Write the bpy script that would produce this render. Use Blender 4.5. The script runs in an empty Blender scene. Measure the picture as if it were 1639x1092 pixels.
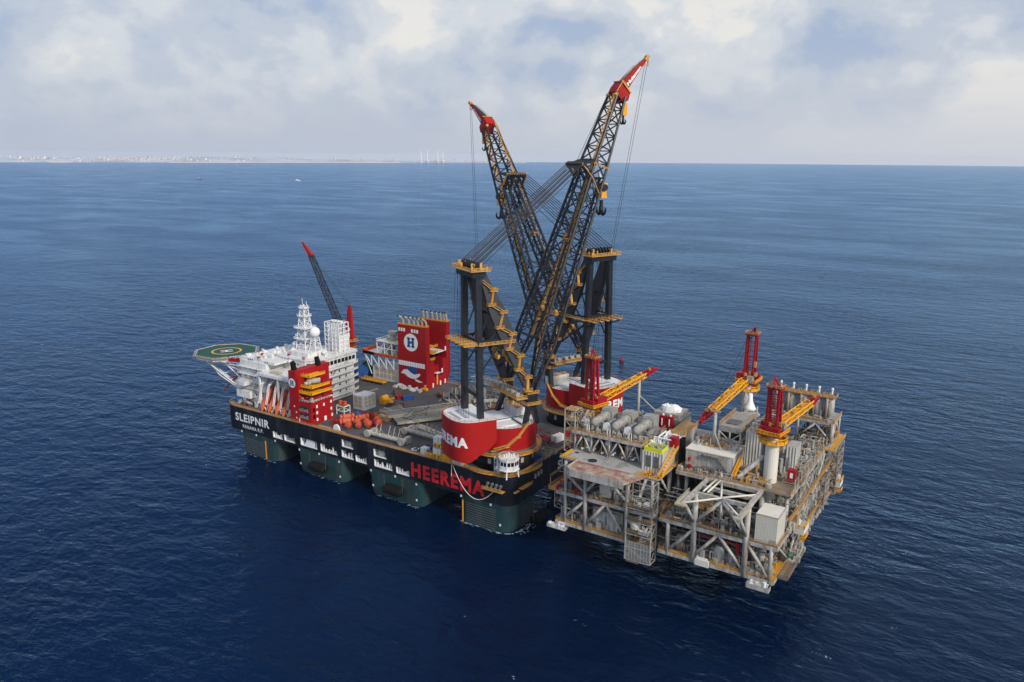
import bpy, math, random
from mathutils import Vector, Matrix
random.seed(7)
SC=bpy.context.scene; COL=SC.collection
R=math.radians
# ---------------- camera, sky, sun, exposure ----------------
CAMP=Vector((169.38,-260.496,160.049)); yaw,pit,rol=R(-33.038),R(13.28),R(.369)
fw=Vector((math.sin(yaw)*math.cos(pit),math.cos(yaw)*math.cos(pit),-math.sin(pit)))
rt=Vector((math.cos(yaw),-math.sin(yaw),0)); up=rt.cross(fw)
rt2=math.cos(rol)*rt+math.sin(rol)*up; up2=-math.sin(rol)*rt+math.cos(rol)*up
cd=bpy.data.cameras.new('camera'); cam=bpy.data.objects.new('camera',cd); COL.objects.link(cam)
M=Matrix((rt2,up2,-fw)).transposed().to_4x4(); M.translation=CAMP; cam.matrix_world=M
cd.sensor_width=36; cd.lens=36*1253.5/1639; cd.clip_start=1; cd.clip_end=90000
SC.camera=cam
SC.view_settings.view_transform='Standard'; SC.view_settings.look='None'
SC.view_settings.exposure=0.06; SC.view_settings.gamma=1
SUN_EL,SUN_AZ=R(32),R(-18)            # direction to the sun: azimuth from +X towards +Y
sdir=Vector((math.cos(SUN_EL)*math.cos(SUN_AZ),math.cos(SUN_EL)*math.sin(SUN_AZ),math.sin(SUN_EL)))
sl=bpy.data.lights.new('sun','SUN'); sl.energy=3.3; sl.angle=R(9); sl.color=(1,.9,.76)
so=bpy.data.objects.new('sun',sl); COL.objects.link(so); so.rotation_euler=sdir.to_track_quat('Z','Y').to_euler()
so.location=(0,0,400)
w=bpy.data.worlds.new('World'); SC.world=w; w.use_nodes=True
nt=w.node_tree; nt.nodes.clear()
def N(nt,t,**k):
    n=nt.nodes.new(t)
    for a,b in k.items():
        if a in n.inputs.keys() if hasattr(n.inputs,'keys') else False: n.inputs[a].default_value=b
        else: setattr(n,a,b)
    return n
def L(nt,a,b): nt.links.new(a,b)
def ramp(nt,fac,stops):
    r=nt.nodes.new('ShaderNodeValToRGB'); L(nt,fac,r.inputs[0]); cr=r.color_ramp
    while len(cr.elements)<len(stops): cr.elements.new(.5)
    for e,(p,c) in zip(cr.elements,stops):
        e.position=p; e.color=tuple(c)+((1,) if len(c)==3 else ())
    return r
def mix(nt,fac,a,b,bt='MIX'):
    m=nt.nodes.new('ShaderNodeMix'); m.data_type='RGBA'; m.blend_type=bt
    for s,v in ((0,fac),(6,a),(7,b)):
        if hasattr(v,'is_output') or hasattr(v,'links'): L(nt,v,m.inputs[s])
        else: m.inputs[s].default_value=v if s==0 else (tuple(v)+(1,) if len(v)==3 else v)
    return m.outputs[2]
def math_(nt,op,a,b=0.,c=0.):
    m=nt.nodes.new('ShaderNodeMath'); m.operation=op
    for i,v in enumerate((a,b,c)):
        if hasattr(v,'links'): L(nt,v,m.inputs[i])
        else: m.inputs[i].default_value=v
    return m.outputs[0]
def noise(nt,vec,scale,detail=5,rough=.55,dist=0.):
    n=nt.nodes.new('ShaderNodeTexNoise'); n.inputs['Scale'].default_value=scale; n.inputs['Detail'].default_value=detail
    n.inputs['Roughness'].default_value=rough; n.inputs['Distortion'].default_value=dist
    if vec is not None: L(nt,vec,n.inputs['Vector'])
    return n.outputs['Fac']
def mapping(nt,vec,sc=(1,1,1),loc=(0,0,0),rot=(0,0,0)):
    m=nt.nodes.new('ShaderNodeMapping'); L(nt,vec,m.inputs[0])
    m.inputs['Scale'].default_value=sc; m.inputs['Location'].default_value=loc; m.inputs['Rotation'].default_value=rot
    return m.outputs[0]
sky=nt.nodes.new('ShaderNodeTexSky'); sky.sky_type='NISHITA'; sky.sun_disc=False
sky.sun_elevation=SUN_EL; sky.sun_rotation=math.pi/2-SUN_AZ; sky.air_density=1.2; sky.dust_density=2; sky.altitude=100
sb=nt.nodes.new('ShaderNodeVectorMath'); sb.operation='SCALE'; L(nt,sky.outputs[0],sb.inputs[0]); sb.inputs[3].default_value=.75
tc=nt.nodes.new('ShaderNodeTexCoord'); gen=tc.outputs['Generated']
sx=nt.nodes.new('ShaderNodeSeparateXYZ'); L(nt,gen,sx.inputs[0])
mp1=mapping(nt,gen,(1,1,1.55),(.52,.23,.11))
n1=noise(nt,mp1,5.6,12,.52,.25)
mp2=mapping(nt,gen,(1,1,2.6),(3.6,.7,.3))
n2=noise(nt,mp2,3.0,4,.5,.3)
n3=noise(nt,mapping(nt,gen,(1,1,1.35),(7,2,1)),15,9,.6,.2)
cl=math_(nt,'ADD',math_(nt,'MULTIPLY',n1,.62),math_(nt,'ADD',math_(nt,'MULTIPLY',n2,.44),math_(nt,'MULTIPLY',n3,.22)))
cr=ramp(nt,cl,[(.53,(4.4,5.4,7.3)),(.60,(6.0,6.6,7.7)),(.655,(7.5,7.85,8.4)),(.71,(9.3,9.1,8.8))])
cr.color_ramp.interpolation='EASE'
cov=math_(nt,'MULTIPLY',.9,1.)
skyc=mix(nt,.90,sb.outputs[0],cr.outputs[0])
hz=ramp(nt,sx.outputs[2],[(.0,(1,1,1)),(.02,(.93,.93,.93)),(.075,(.3,.3,.3)),(.13,(0,0,0))])
hc=ramp(nt,math_(nt,'ADD',math_(nt,'MULTIPLY',sx.outputs[0],.5),.5),[(.05,(5.0,5.6,6.8)),(.5,(6.6,6.85,7.4))])
skyc=mix(nt,hz.outputs[0],skyc,hc.outputs[0])
ov=ramp(nt,sx.outputs[2],[(.17,(0,0,0)),(.38,(.92,.92,.92))])
gw=ramp(nt,math_(nt,'ADD',math_(nt,'MULTIPLY',sx.outputs[0],.5),.5),[(.10,(1.3,3.1,6.8)),(.46,(7.2,7.4,8.0))])
skyc=mix(nt,ov.outputs[0],skyc,gw.outputs[0])
bg=nt.nodes.new('ShaderNodeBackground'); L(nt,skyc,bg.inputs[0]); bg.inputs[1].default_value=.09
wo=nt.nodes.new('ShaderNodeOutputWorld'); L(nt,bg.outputs[0],wo.inputs[0])

# ---------------- materials ----------------
MATS={}
def pm(name,col,rough=.55,metal=0.,var=.18,vs=.25,dirt=None,da=.0,ds=.5,spec=.4,streak=False):
    m=bpy.data.materials.new(name); m.use_nodes=True; t=m.node_tree; b=t.nodes['Principled BSDF']
    tcn=t.nodes.new('ShaderNodeTexCoord'); ob=tcn.outputs['Object']
    f=noise(t,ob,vs,4,.6)
    r=ramp(t,f,[(.3,[c*(1-var) for c in col]),(.7,[min(1,c*(1+var)) for c in col])])
    out=r.outputs[0]
    if dirt:
        mp=mapping(t,ob,(1,1,.15 if streak else 1),(5,3,1))
        f2=noise(t,mp,ds,6,.65)
        r2=ramp(t,f2,[(.62-da*.35,(0,0,0)),(.80-da*.25,(1,1,1))])
        out=mix(t,r2.outputs[0],out,dirt)
    if name in ('red','red_cw','hull_black','hull_teal','white','steel_light','crane_plate','plat_slab'):
        bk=t.nodes.new('ShaderNodeTexBrick'); bk.inputs['Scale'].default_value=1; bk.inputs['Mortar Size'].default_value=.035; bk.inputs['Brick Width'].default_value=5.5; bk.inputs['Row Height'].default_value=2.6
        cx=t.nodes.new('ShaderNodeSeparateXYZ'); L(t,ob,cx.inputs[0]); cb=t.nodes.new('ShaderNodeCombineXYZ'); L(t,math_(t,'ADD',cx.outputs[0],cx.outputs[1]),cb.inputs[0]); L(t,cx.outputs[2],cb.inputs[1]); L(t,cb.outputs[0],bk.inputs['Vector'])
        out=mix(t,math_(t,'MULTIPLY',bk.outputs['Fac'],.35),out,tuple(c*.45 for c in col))
        bb=t.nodes.new('ShaderNodeBump'); bb.inputs['Distance'].default_value=.12; bb.inputs['Strength'].default_value=.5; L(t,math_(t,'ADD',noise(t,ob,.7,3,.5),math_(t,'MULTIPLY',bk.outputs['Fac'],-.4)),bb.inputs['Height']); L(t,bb.outputs[0],b.inputs['Normal'])
    L(t,out,b.inputs['Base Color'])
    b.inputs['Roughness'].default_value=rough; b.inputs['Metallic'].default_value=metal
    b.inputs['Specular IOR Level'].default_value=spec
    MATS[name]=m; return m
pm('hull_black',(.0055,.0075,.014),.5,spec=.2,dirt=(.03,.035,.045),da=.35,ds=.22,streak=True)
pm('hull_teal',(.010,.040,.048),.6,spec=.25,var=.3,vs=.12,dirt=(.04,.055,.055),da=.5,ds=.3,streak=True)
pm('deck_grey',(.062,.063,.070),.8,var=.22,vs=.08,dirt=(.095,.078,.066),da=.35,ds=.09)
pm('red',(.31,.006,.009),.5,spec=.22,var=.07,vs=.1,dirt=(.19,.010,.010),da=.25,ds=.4,streak=True)
pm('red_cw',(.33,.008,.007),.5,spec=.22,var=.06,vs=.1,dirt=(.24,.012,.010),da=.2,ds=.3,streak=True)
pm('crimson',(.28,.006,.014),.5,spec=.25,var=.15)
pm('white',(.66,.68,.70),.5,var=.06,vs=.3,dirt=(.42,.38,.33),da=.4,ds=.6,streak=True)
pm('white_deck',(.66,.69,.73),.6,var=.05,vs=.2,dirt=(.48,.49,.50),da=.2,ds=.25)
pm('letter_white',(.72,.74,.76),.5,var=.03)
pm('letter_red',(.50,.012,.018),.5,var=.05)
pm('crane_dark',(.010,.013,.020),.42,var=.3,vs=.3,dirt=(.028,.03,.036),da=.3,ds=.4,spec=.4)
pm('crane_plate',(.030,.033,.040),.45,var=.12,vs=.2,spec=.4)
pm('gold',(.56,.27,.022),.5,var=.3,vs=.8,dirt=(.48,.33,.20),da=.5,ds=.9)
pm('yellow',(.72,.34,.010),.5,var=.15,vs=.6)
pm('lemon',(.55,.58,.02),.5,var=.1)
pm('steel',(.30,.31,.31),.5,var=.14,vs=.5,dirt=(.20,.17,.13),da=.5,ds=.8)
pm('steel_light',(.42,.425,.42),.5,var=.16,vs=.35,dirt=(.24,.20,.15),da=.6,ds=.8,streak=True)
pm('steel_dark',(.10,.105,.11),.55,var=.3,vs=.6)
pm('pipe_mix',(.22,.22,.22),.4,metal=.3,var=.5,vs=.5)
pm('plat_deck',(.16,.145,.125),.8,var=.35,vs=.3,dirt=(.25,.15,.07),da=.6,ds=.35)
pm('plat_slab',(.33,.335,.335),.7,var=.12,vs=.12,dirt=(.17,.165,.16),da=.4,ds=.2)
pm('slab_rust',(.38,.355,.28),.8,var=.2,vs=.3,dirt=(.24,.09,.075),da=.75,ds=.22)
pm('ochre',(.48,.25,.05),.6,var=.4,vs=1.,dirt=(.30,.22,.15),da=.5,ds=1)
pm('cream',(.62,.60,.54),.55,var=.05)
pm('orange',(.48,.065,.012),.45,var=.15,vs=.5)
pm('lifeboat_orange',(.50,.095,.035),.45,var=.12,vs=.5)
pm('blue',(.010,.07,.26),.45,var=.2)
pm('green',(.012,.12,.06),.6,var=.1,vs=.2)
pm('heli_green',(.009,.066,.048),.75,var=.12,vs=.2)
pm('rubber',(.004,.005,.006),.8,spec=.2,var=.2)
pm('glass_dark',(.008,.012,.018),.12,var=.1,spec=.6)
pm('beige',(.42,.38,.29),.6,var=.1)
pm('brown',(.10,.05,.04),.8,var=.3,vs=1)
pm('wood',(.32,.19,.10),.8,var=.2)
pm('rope_grey',(.010,.012,.017),.6,var=.1)
pm('rope_white',(.60,.60,.57),.7,var=.1)
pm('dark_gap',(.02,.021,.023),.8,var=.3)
pm('grating',(.20,.20,.18),.75,var=.10,vs=.4,dirt=(.15,.145,.13),da=.3,ds=.15)
pm('foam',(.34,.42,.46),.8,var=.1)
pm('land',(.36,.41,.48),.9,var=.4,vs=.0012)  # pale and bluish: distance haze over the coast is put into this colour
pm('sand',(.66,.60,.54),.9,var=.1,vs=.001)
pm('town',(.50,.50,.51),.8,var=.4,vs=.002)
m=bpy.data.materials.new('corrugated'); m.use_nodes=True; MATS['corrugated']=m; t=m.node_tree; b=t.nodes['Principled BSDF']
b.inputs['Base Color'].default_value=(.42,.43,.43,1); b.inputs['Roughness'].default_value=.5
wv=t.nodes.new('ShaderNodeTexWave'); wv.bands_direction='DIAGONAL'; wv.inputs['Scale'].default_value=.55
tcn=t.nodes.new('ShaderNodeTexCoord'); L(t,mapping(t,tcn.outputs['Object'],(1,1,0)),wv.inputs[0])
bp=t.nodes.new('ShaderNodeBump'); bp.inputs['Distance'].default_value=.35; L(t,wv.outputs['Fac'],bp.inputs['Height']); L(t,bp.outputs[0],b.inputs['Normal'])
L(t,ramp(t,noise(t,mapping(t,tcn.outputs['Object'],(1,1,.2)),.5,5),[(.35,(.38,.38,.36)),(.6,(.52,.52,.51))]).outputs[0],b.inputs['Base Color'])

# water
m=bpy.data.materials.new('sea_water'); m.use_nodes=True; MATS['sea_water']=m; t=m.node_tree; b=t.nodes['Principled BSDF']
tcn=t.nodes.new('ShaderNodeTexCoord'); ob=tcn.outputs['Object']
rot=R(-58)
a1=mapping(t,ob,(.9,1.7,1),(0,0,0),(0,0,rot)); a2=mapping(t,ob,(.9,1.5,1),(31,7,0),(0,0,rot+.7)); a3=mapping(t,ob,(.8,1.5,1),(3,57,0),(0,0,rot-.35))
h1=noise(t,a1,.030,3,.5,.3); h2=noise(t,a2,.085,3,.5,.5); h4=noise(t,a2,1.05,2,.5,.3); h3=noise(t,a3,.30,4,.52,.4)
hh=math_(t,'ADD',math_(t,'MULTIPLY',h1,4.6),math_(t,'ADD',math_(t,'MULTIPLY',h2,3.3),math_(t,'ADD',math_(t,'MULTIPLY',h3,1.25),math_(t,'MULTIPLY',h4,.32))))
pt=noise(t,mapping(t,ob,(1,2.2,1),(5,9,0),(0,0,rot)),.0032,5,.6,.6)
bp=t.nodes.new('ShaderNodeBump'); bp.inputs['Strength'].default_value=1.; L(t,ramp(t,pt,[(.36,(.22,.22,.22)),(.64,(.72,.72,.72))]).outputs[0],bp.inputs['Distance'])
L(t,hh,bp.inputs['Height']); L(t,bp.outputs[0],b.inputs['Normal'])
big=noise(t,ob,.004,4,.55,.3)
base=ramp(t,big,[(.35,(.0001,.0042,.021)),(.7,(.0002,.0085,.038))])
# sparse whitecaps with a shape of their own
fm=math_(t,'MULTIPLY',noise(t,mapping(t,ob,(1,1.6,1),(11,5,0),(0,0,rot)),.075,2,.5),math_(t,'ADD',.62,math_(t,'MULTIPLY',noise(t,ob,1.1,6,.7),.8)))
fr=ramp(t,fm,[(.795,(0,0,0)),(.84,(1,1,1))])
L(t,mix(t,fr.outputs[0],base.outputs[0],(.45,.52,.56)),b.inputs['Base Color'])
b.inputs['Roughness'].default_value=.5; b.inputs['Specular IOR Level'].default_value=0
gl=t.nodes.new('ShaderNodeBsdfGlossy'); gl.inputs['Color'].default_value=(.44,.70,1.0,1); L(t,ramp(t,pt,[(.36,(.06,.06,.06)),(.64,(.17,.17,.17))]).outputs[0],gl.inputs['Roughness']); L(t,bp.outputs[0],gl.inputs['Normal'])
fz=t.nodes.new('ShaderNodeFresnel'); fz.inputs['IOR'].default_value=1.26; L(t,bp.outputs[0],fz.inputs['Normal'])
ms=t.nodes.new('ShaderNodeMixShader'); L(t,fz.outputs[0],ms.inputs[0]); L(t,b.outputs[0],ms.inputs[1]); L(t,gl.outputs[0],ms.inputs[2])
L(t,ms.outputs[0],t.nodes['Material Output'].inputs['Surface'])

# ---------------- mesh toolkit ----------------
class MB:
    def __init__(s): s.v=[]; s.f=[]; s.g=[]
    def add(s,v,f):
        o=len(s.v); s.g.append((o,o+len(v),len(s.f),len(s.f)+len(f))); s.v+= [tuple(x) for x in v]; s.f+=[tuple(i+o for i in q) for q in f]; return s
    def box(s,x0,x1,y0,y1,z0,z1):
        v=[(x,y,z) for z in (z0,z1) for y in (y0,y1) for x in (x0,x1)]
        return s.add(v,[(0,2,3,1),(4,5,7,6),(0,1,5,4),(2,6,7,3),(0,4,6,2),(1,3,7,5)])
    def cbox(s,c,d): return s.box(c[0]-d[0]/2,c[0]+d[0]/2,c[1]-d[1]/2,c[1]+d[1]/2,c[2],c[2]+d[2])
    def bar(s,p,q,w=.3,h=None,side=None,w2=None,h2=None):
        p,q=Vector(p),Vector(q); d=q-p
        if d.length<1e-6: return s
        d.normalize(); h=w if h is None else h
        if side is None:
            side=d.cross(Vector((0,0,1)))
            if side.length<.05: side=Vector((1,0,0))
        a=Vector(side); a=(a-d*a.dot(d)).normalized(); b=a.cross(d)
        w2=w if w2 is None else w2; h2=h if h2 is None else h2
        v=[p+a*x*w/2+b*y*h/2 for x,y in ((-1,-1),(1,-1),(1,1),(-1,1))]+[q+a*x*w2/2+b*y*h2/2 for x,y in ((-1,-1),(1,-1),(1,1),(-1,1))]
        return s.add(v,[(3,2,1,0),(4,5,6,7),(0,1,5,4),(1,2,6,5),(2,3,7,6),(3,0,4,7)])
    def tube(s,p,q,r,r2=None,n=8):
        p,q=Vector(p),Vector(q); d=(q-p)
        if d.length<1e-6: return s
        d.normalize(); a=d.orthogonal().normalized(); b=d.cross(a); r2=r if r2 is None else r2
        v=[];f=[]
        for k in range(n):
            t=2*math.pi*k/n; e=a*math.cos(t)+b*math.sin(t); v.append(p+e*r); v.append(q+e*r2)
        for k in range(n):
            i=2*k; j=2*((k+1)%n); f.append((i,j,j+1,i+1))
        f.append(tuple(2*k for k in range(n-1,-1,-1))); f.append(tuple(2*k+1 for k in range(n)))
        return s.add(v,f)
    def lathe(s,c,prof,n=24,axis='z'):
        v=[];f=[]
        for r,z in prof:
            for k in range(n):
                t=2*math.pi*k/n; x,y=r*math.cos(t),r*math.sin(t)
                e=(x,y,z) if axis=='z' else ((z,x,y) if axis=='x' else (x,z,y))
                v.append((c[0]+e[0],c[1]+e[1],c[2]+e[2]))
        m=len(prof)
        for i in range(m-1):
            for k in range(n):
                a,b=i*n+k,i*n+(k+1)%n; f.append((a,b,b+n,a+n) if axis!='y' else (a,a+n,b+n,b))
        if prof[0][0]>1e-4: f.append(tuple(range(n-1,-1,-1)))
        if prof[-1][0]>1e-4: f.append(tuple((m-1)*n+k for k in range(n)))
        return s.add(v,f)
    def ball(s,c,r,n=14,sz=1.):
        return s.lathe(c,[(max(1e-5,r*math.sin(math.pi*i/8)),-r*sz*math.cos(math.pi*i/8)) for i in range(9)],n)
    def prism(s,poly,z0,z1):
        n=len(poly)
        zf0=z0 if callable(z0) else (lambda x,y:z0)
        v=[(x,y,zf0(x,y)) for x,y in poly]+[(x,y,z1) for x,y in poly]
        return s.add(v,[tuple(range(n-1,-1,-1)),tuple(range(n,2*n))]+[(i,(i+1)%n,n+(i+1)%n,n+i) for i in range(n)])
    def rail(s,pts,h=1.15,step=2.2,r=.10,closed=False,mid=True,toe=0.):
        P=[Vector(p) for p in pts]
        if closed: P.append(P[0])
        for a,b in zip(P,P[1:]):
            z=Vector((0,0,h)); s.bar(a+z,b+z,r)
            if mid: s.bar(a+z*.5,b+z*.5,r*.8)
            if toe: s.bar(a+Vector((0,0,toe/2)),b+Vector((0,0,toe/2)),.08,toe)
            n=max(1,int((b-a).length/step))
            for k in range(n+1):
                c=a.lerp(b,k/n); s.bar(c,c+z,r)
        return s
    def grid(s,x0,x1,y0,y1,z,step,r=.12,axis='x'):
        n=max(1,int(abs((y1-y0) if axis=='x' else (x1-x0))/step))
        for k in range(n+1):
            if axis=='x': y=y0+(y1-y0)*k/n; s.box(x0,x1,y-r/2,y+r/2,z-r,z)
            else: x=x0+(x1-x0)*k/n; s.box(x-r/2,x+r/2,y0,y1,z-r,z)
        return s
    def lattice(s,A,B,bays,rc,rb,faces=(0,1,2,3),style='w',n=6):
        A=[Vector(a) for a in A]; B=[Vector(b) for b in B]
        for a,b in zip(A,B): s.tube(a,b,rc,n=n)
        for k in range(bays):
            t0,t1=k/bays,(k+1)/bays
            P=[a.lerp(b,t0) for a,b in zip(A,B)]; Q=[a.lerp(b,t1) for a,b in zip(A,B)]
            m=len(A)
            for i in faces:
                j=(i+1)%m
                if style=='x': s.bar(P[i],Q[j],rb*2); s.bar(P[j],Q[i],rb*2)
                elif k%2: s.bar(P[i],Q[j],rb*2)
                else: s.bar(P[j],Q[i],rb*2)
                if k: s.bar(P[i],P[j],rb*2)
        return s
    def stair_tower(s,x0,x1,y0,y1,z0,z1,step=3.2,r=.22,rail=True):
        c=[(x0,y0),(x1,y0),(x1,y1),(x0,y1)]
        for x,y in c: s.bar((x,y,z0),(x,y,z1),r*1.6)
        n=max(1,round((z1-z0)/step))
        for k in range(n+1):
            z=z0+(z1-z0)*k/n
            for i in range(4):
                a,b=c[i],c[(i+1)%4]; s.bar((*a,z),(*b,z),r)
                if k<n:
                    z2=z0+(z1-z0)*(k+1)/n
                    if (k+i)%2: s.bar((*a,z),(*b,z2),r*.7)
                    else: s.bar((*b,z),(*a,z2),r*.7)
            if k<n:
                z2=z0+(z1-z0)*(k+1)/n; xm=(x0+x1)/2
                ya,yb=(y0,y1) if k%2 else (y1,y0)
                s.bar((xm,ya,z),(xm,yb,z2),1.0,.15)
        return s
OFF={}
def _off(o):
    while o.parent: o=o.parent
    return OFF.get(o.name,Vector((0,0,0)))
STUFF=('machinery','pipework','small_pipework','gear','roof_gear','tower_gear','house_gear','head_gear','roof_equipment','roof_machinery','auxiliary_gear','manifold','secondary_steel','ochre_gear','yellow_machinery','wall_pipes','roof_ochre_gear','links','opening_gear')
WHOLE=('rubbing_strip','cross_slat','vent_slot','hull','head_ropes','wave_crest','lattice','boom','boom_tip')
def pieces(mb):
    """groups of shapes that touch each other"""
    m=len(mb.g)
    if m<2 or m>420: return None
    B=[]
    for a,b,_,_ in mb.g:
        vs=mb.v[a:b]; B.append([min(v[k] for v in vs)-.15 for k in range(3)]+[max(v[k] for v in vs)+.15 for k in range(3)])
    q=list(range(m))
    def f(i):
        while q[i]!=i: q[i]=q[q[i]]; i=q[i]
        return i
    for i in range(m):
        bi=B[i]
        for j in range(i+1,m):
            bj=B[j]
            if bi[0]<bj[3] and bj[0]<bi[3] and bi[1]<bj[4] and bj[1]<bi[4] and bi[2]<bj[5] and bj[2]<bi[5]: q[f(i)]=f(j)
    cl={}
    for i in range(m): cl.setdefault(f(i),[]).append(i)
    if len(cl)<2 or len(cl)>100: return None
    out=[]
    for idx in cl.values():
        n=MB()
        for i in idx:
            a,b,c,d=mb.g[i]; n.add(mb.v[a:b],[tuple(k-a for k in fc) for fc in mb.f[c:d]])
        out.append(n)
    return out
def P(name,mb,mat,parent,label=None,smooth=False):
    """one part: each separate piece of it becomes a mesh object of its own under parent"""
    if parent and name not in STUFF and name not in WHOLE and 'lettering' not in name:
        pc=pieces(mb)
        if pc:
            r=[P1_(name,n,mat,parent,label,smooth) for n in pc]; return r[0]
    o=P1_(name,mb,mat,parent,label,smooth)
    if name in STUFF and len(mb.g)>8: o['kind']='stuff'
    return o
def P1_(name,mb,mat,parent,label=None,smooth=False):
    me=bpy.data.meshes.new(name); off=_off(parent) if parent else Vector((0,0,0))
    me.from_pydata([tuple(Vector(v)-off) for v in mb.v],[],mb.f); me.validate(); me.update()
    me.materials.append(MATS[mat])
    if smooth:
        for p in me.polygons: p.use_smooth=len(p.vertices)<=4
    o=bpy.data.objects.new(name,me); COL.objects.link(o)
    if parent: o.parent=parent
    if label: o['label']=label
    return o
def T(name,label,cat,loc,rz=0,group=None,world=True):
    o=bpy.data.objects.new(name,None); COL.objects.link(o); o.location=loc; o.rotation_euler=(0,0,rz)
    o.empty_display_size=1
    o['label']=label; o['category']=cat
    if group: o['group']=group
    if world: OFF[o.name]=Vector(loc)
    return o
def S(name,mb,mat,label,cat,group=None,kind=None,smooth=False):
    xs=[v[0] for v in mb.v]; ys=[v[1] for v in mb.v]; zs=[v[2] for v in mb.v]
    loc=Vector(((min(xs)+max(xs))/2,(min(ys)+max(ys))/2,min(zs)))
    me=bpy.data.meshes.new(name); me.from_pydata([tuple(Vector(v)-loc) for v in mb.v],[],mb.f); me.validate(); me.update()
    me.materials.append(MATS[mat])
    if smooth:
        for p in me.polygons: p.use_smooth=len(p.vertices)<=4
    o=bpy.data.objects.new(name,me); COL.objects.link(o); o.location=loc
    if kind: o['kind']=kind
    else:
        o['label']=label; o['category']=cat
        if group: o['group']=group
    return o
def copy_tree(o,parent=None,name=None):
    c=o.copy(); COL.objects.link(c)
    if parent: c.parent=parent
    for ch in list(o.children): copy_tree(ch,c)
    return c
def text_mesh(txt,h,bold=.02,ext=.02,space=1.0,wx=1.0):
    """flat lettering: x along the line from 0..width, y 0..h; returns (verts,faces,width)"""
    cu=bpy.data.curves.new('lettering','FONT'); cu.body=txt; cu.size=1; cu.offset=bold; cu.resolution_u=4
    cu.space_character=space
    ob=bpy.data.objects.new('lettering',cu); COL.objects.link(ob)
    dg=bpy.context.evaluated_depsgraph_get(); me=bpy.data.meshes.new_from_object(ob.evaluated_get(dg))
    vs=[v.co.copy() for v in me.vertices]; fs=[tuple(p.vertices) for p in me.polygons]
    bpy.data.objects.remove(ob); bpy.data.meshes.remove(me); bpy.data.curves.remove(cu)
    x0=min(v.x for v in vs); x1=max(v.x for v in vs); y0=min(v.y for v in vs); y1=max(v.y for v in vs)
    k=h/(y1-y0)
    return [((v.x-x0)*k*wx,(v.y-y0)*k) for v in vs],fs,(x1-x0)*k*wx
def letters(txt,org,xd,yd,width,h,bold=.03,space=1.05):
    vs,fs,wd=text_mesh(txt,h,bold,space=space); k=width/wd; mb=MB(); o=Vector(org); xd=Vector(xd); yd=Vector(yd)
    mb.add([o+xd*(x*k)+yd*y for x,y in vs],fs); return mb
def slabtext(vs2,fs,fn):
    return MB().add([fn(x,y) for x,y in vs2],fs)
def emblem_disc(mbw,c,nrm,upv,r,off=.06,n=28):
    c=Vector(c); nrm=Vector(nrm).normalized(); u=Vector(upv); s=u.cross(nrm).normalized()
    mbw.add([c+nrm*off+(s*math.cos(2*math.pi*k/n)+u*math.sin(2*math.pi*k/n))*r for k in range(n)],[tuple(range(n))])
def emblem_h(mb,c,nrm,upv,r,off=.10):
    c=Vector(c); nrm=Vector(nrm).normalized(); u=Vector(upv); s=u.cross(nrm).normalized(); c=c+nrm*off
    def q(x0,x1,y0,y1): mb.add([c+s*x*r+u*y*r for x,y in ((x0,y0),(x1,y0),(x1,y1),(x0,y1))],[(0,1,2,3)])
    q(-.48,-.16,-.58,.58); q(.16,.48,-.58,.58); q(-.16,.16,-.14,.14)
    for x in (-.32,.32):
        q(x-.24,x+.24,.40,.585); q(x-.24,x+.24,-.585,-.40)
# ---------------- the setting ----------------
HD=25.8; HB=12.64; SL=190.; BM=102.8
def disc(r0,r1,n=96):
    return
mb=MB(); n=120; R0=22600.
cx,cy=CAMP.x,CAMP.y
rings=[0,600,1500,3500,8000,R0]
v=[(cx,cy,0)]; f=[]
for r in rings[1:]:
    for k in range(n): v.append((cx+r*math.cos(2*math.pi*k/n),cy+r*math.sin(2*math.pi*k/n),0))
for k in range(n): f.append((0,1+k,1+(k+1)%n))
for i in range(len(rings)-2):
    for k in range(n):
        a=1+i*n+k; b_=1+i*n+(k+1)%n; f.append((a,a+n,b_+n,b_))
mb.add(v,f); sea=S('sea',mb,'sea_water',None,None,kind='structure')
# far coast
def campt(px,dist,z=0):
    a=yaw+math.atan((px-819.5)/1253.5); return Vector((CAMP.x+math.sin(a)*dist,CAMP.y+math.cos(a)*dist,z))
mb=MB(); rr=random.Random(3); rows=[]
pxs=[-140+i*9 for i in range(110)]
for i,px in enumerate(pxs):
    fade=max(0.,min(1.,(870-px)/420)); d=16500+max(0,px-300)*5.2
    hgt=(48+22*math.sin(i*.13)+12*math.sin(i*.51)+rr.uniform(-6,8))*(fade**1.3)
    rows.append([campt(px,d,.3),campt(px,d+60,1+6*fade),campt(px,d+900,5+17*fade+hgt*.3),campt(px,d+2200,30*fade+hgt*.75),campt(px,d+3300,25*fade+hgt),campt(px,d+4200,0)])
v=[p for r_ in rows for p in r_]; f=[]
for i in range(len(rows)-1):
    for j in range(5): a=i*6+j; f.append((a,a+6,a+7,a+1))
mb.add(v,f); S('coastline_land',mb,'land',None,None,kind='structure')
mb=MB()
for i,px in enumerate(pxs[:-1]):
    if 280<px<640 or 90<px<130:
        d=16480+max(0,px-300)*5.2; a=campt(px,d,.4); b_=campt(px+9,d+(45 if px>300 else 0),.4)
        u=campt(px+9,d+(45 if px>300 else 0)+70,12); w_=campt(px,d+70,12); mb.add([a,b_,u,w_],[(0,1,2,3)])
S('beach',mb,'sand',None,None,kind='structure')
mb=MB(); rr=random.Random(5)
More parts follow.
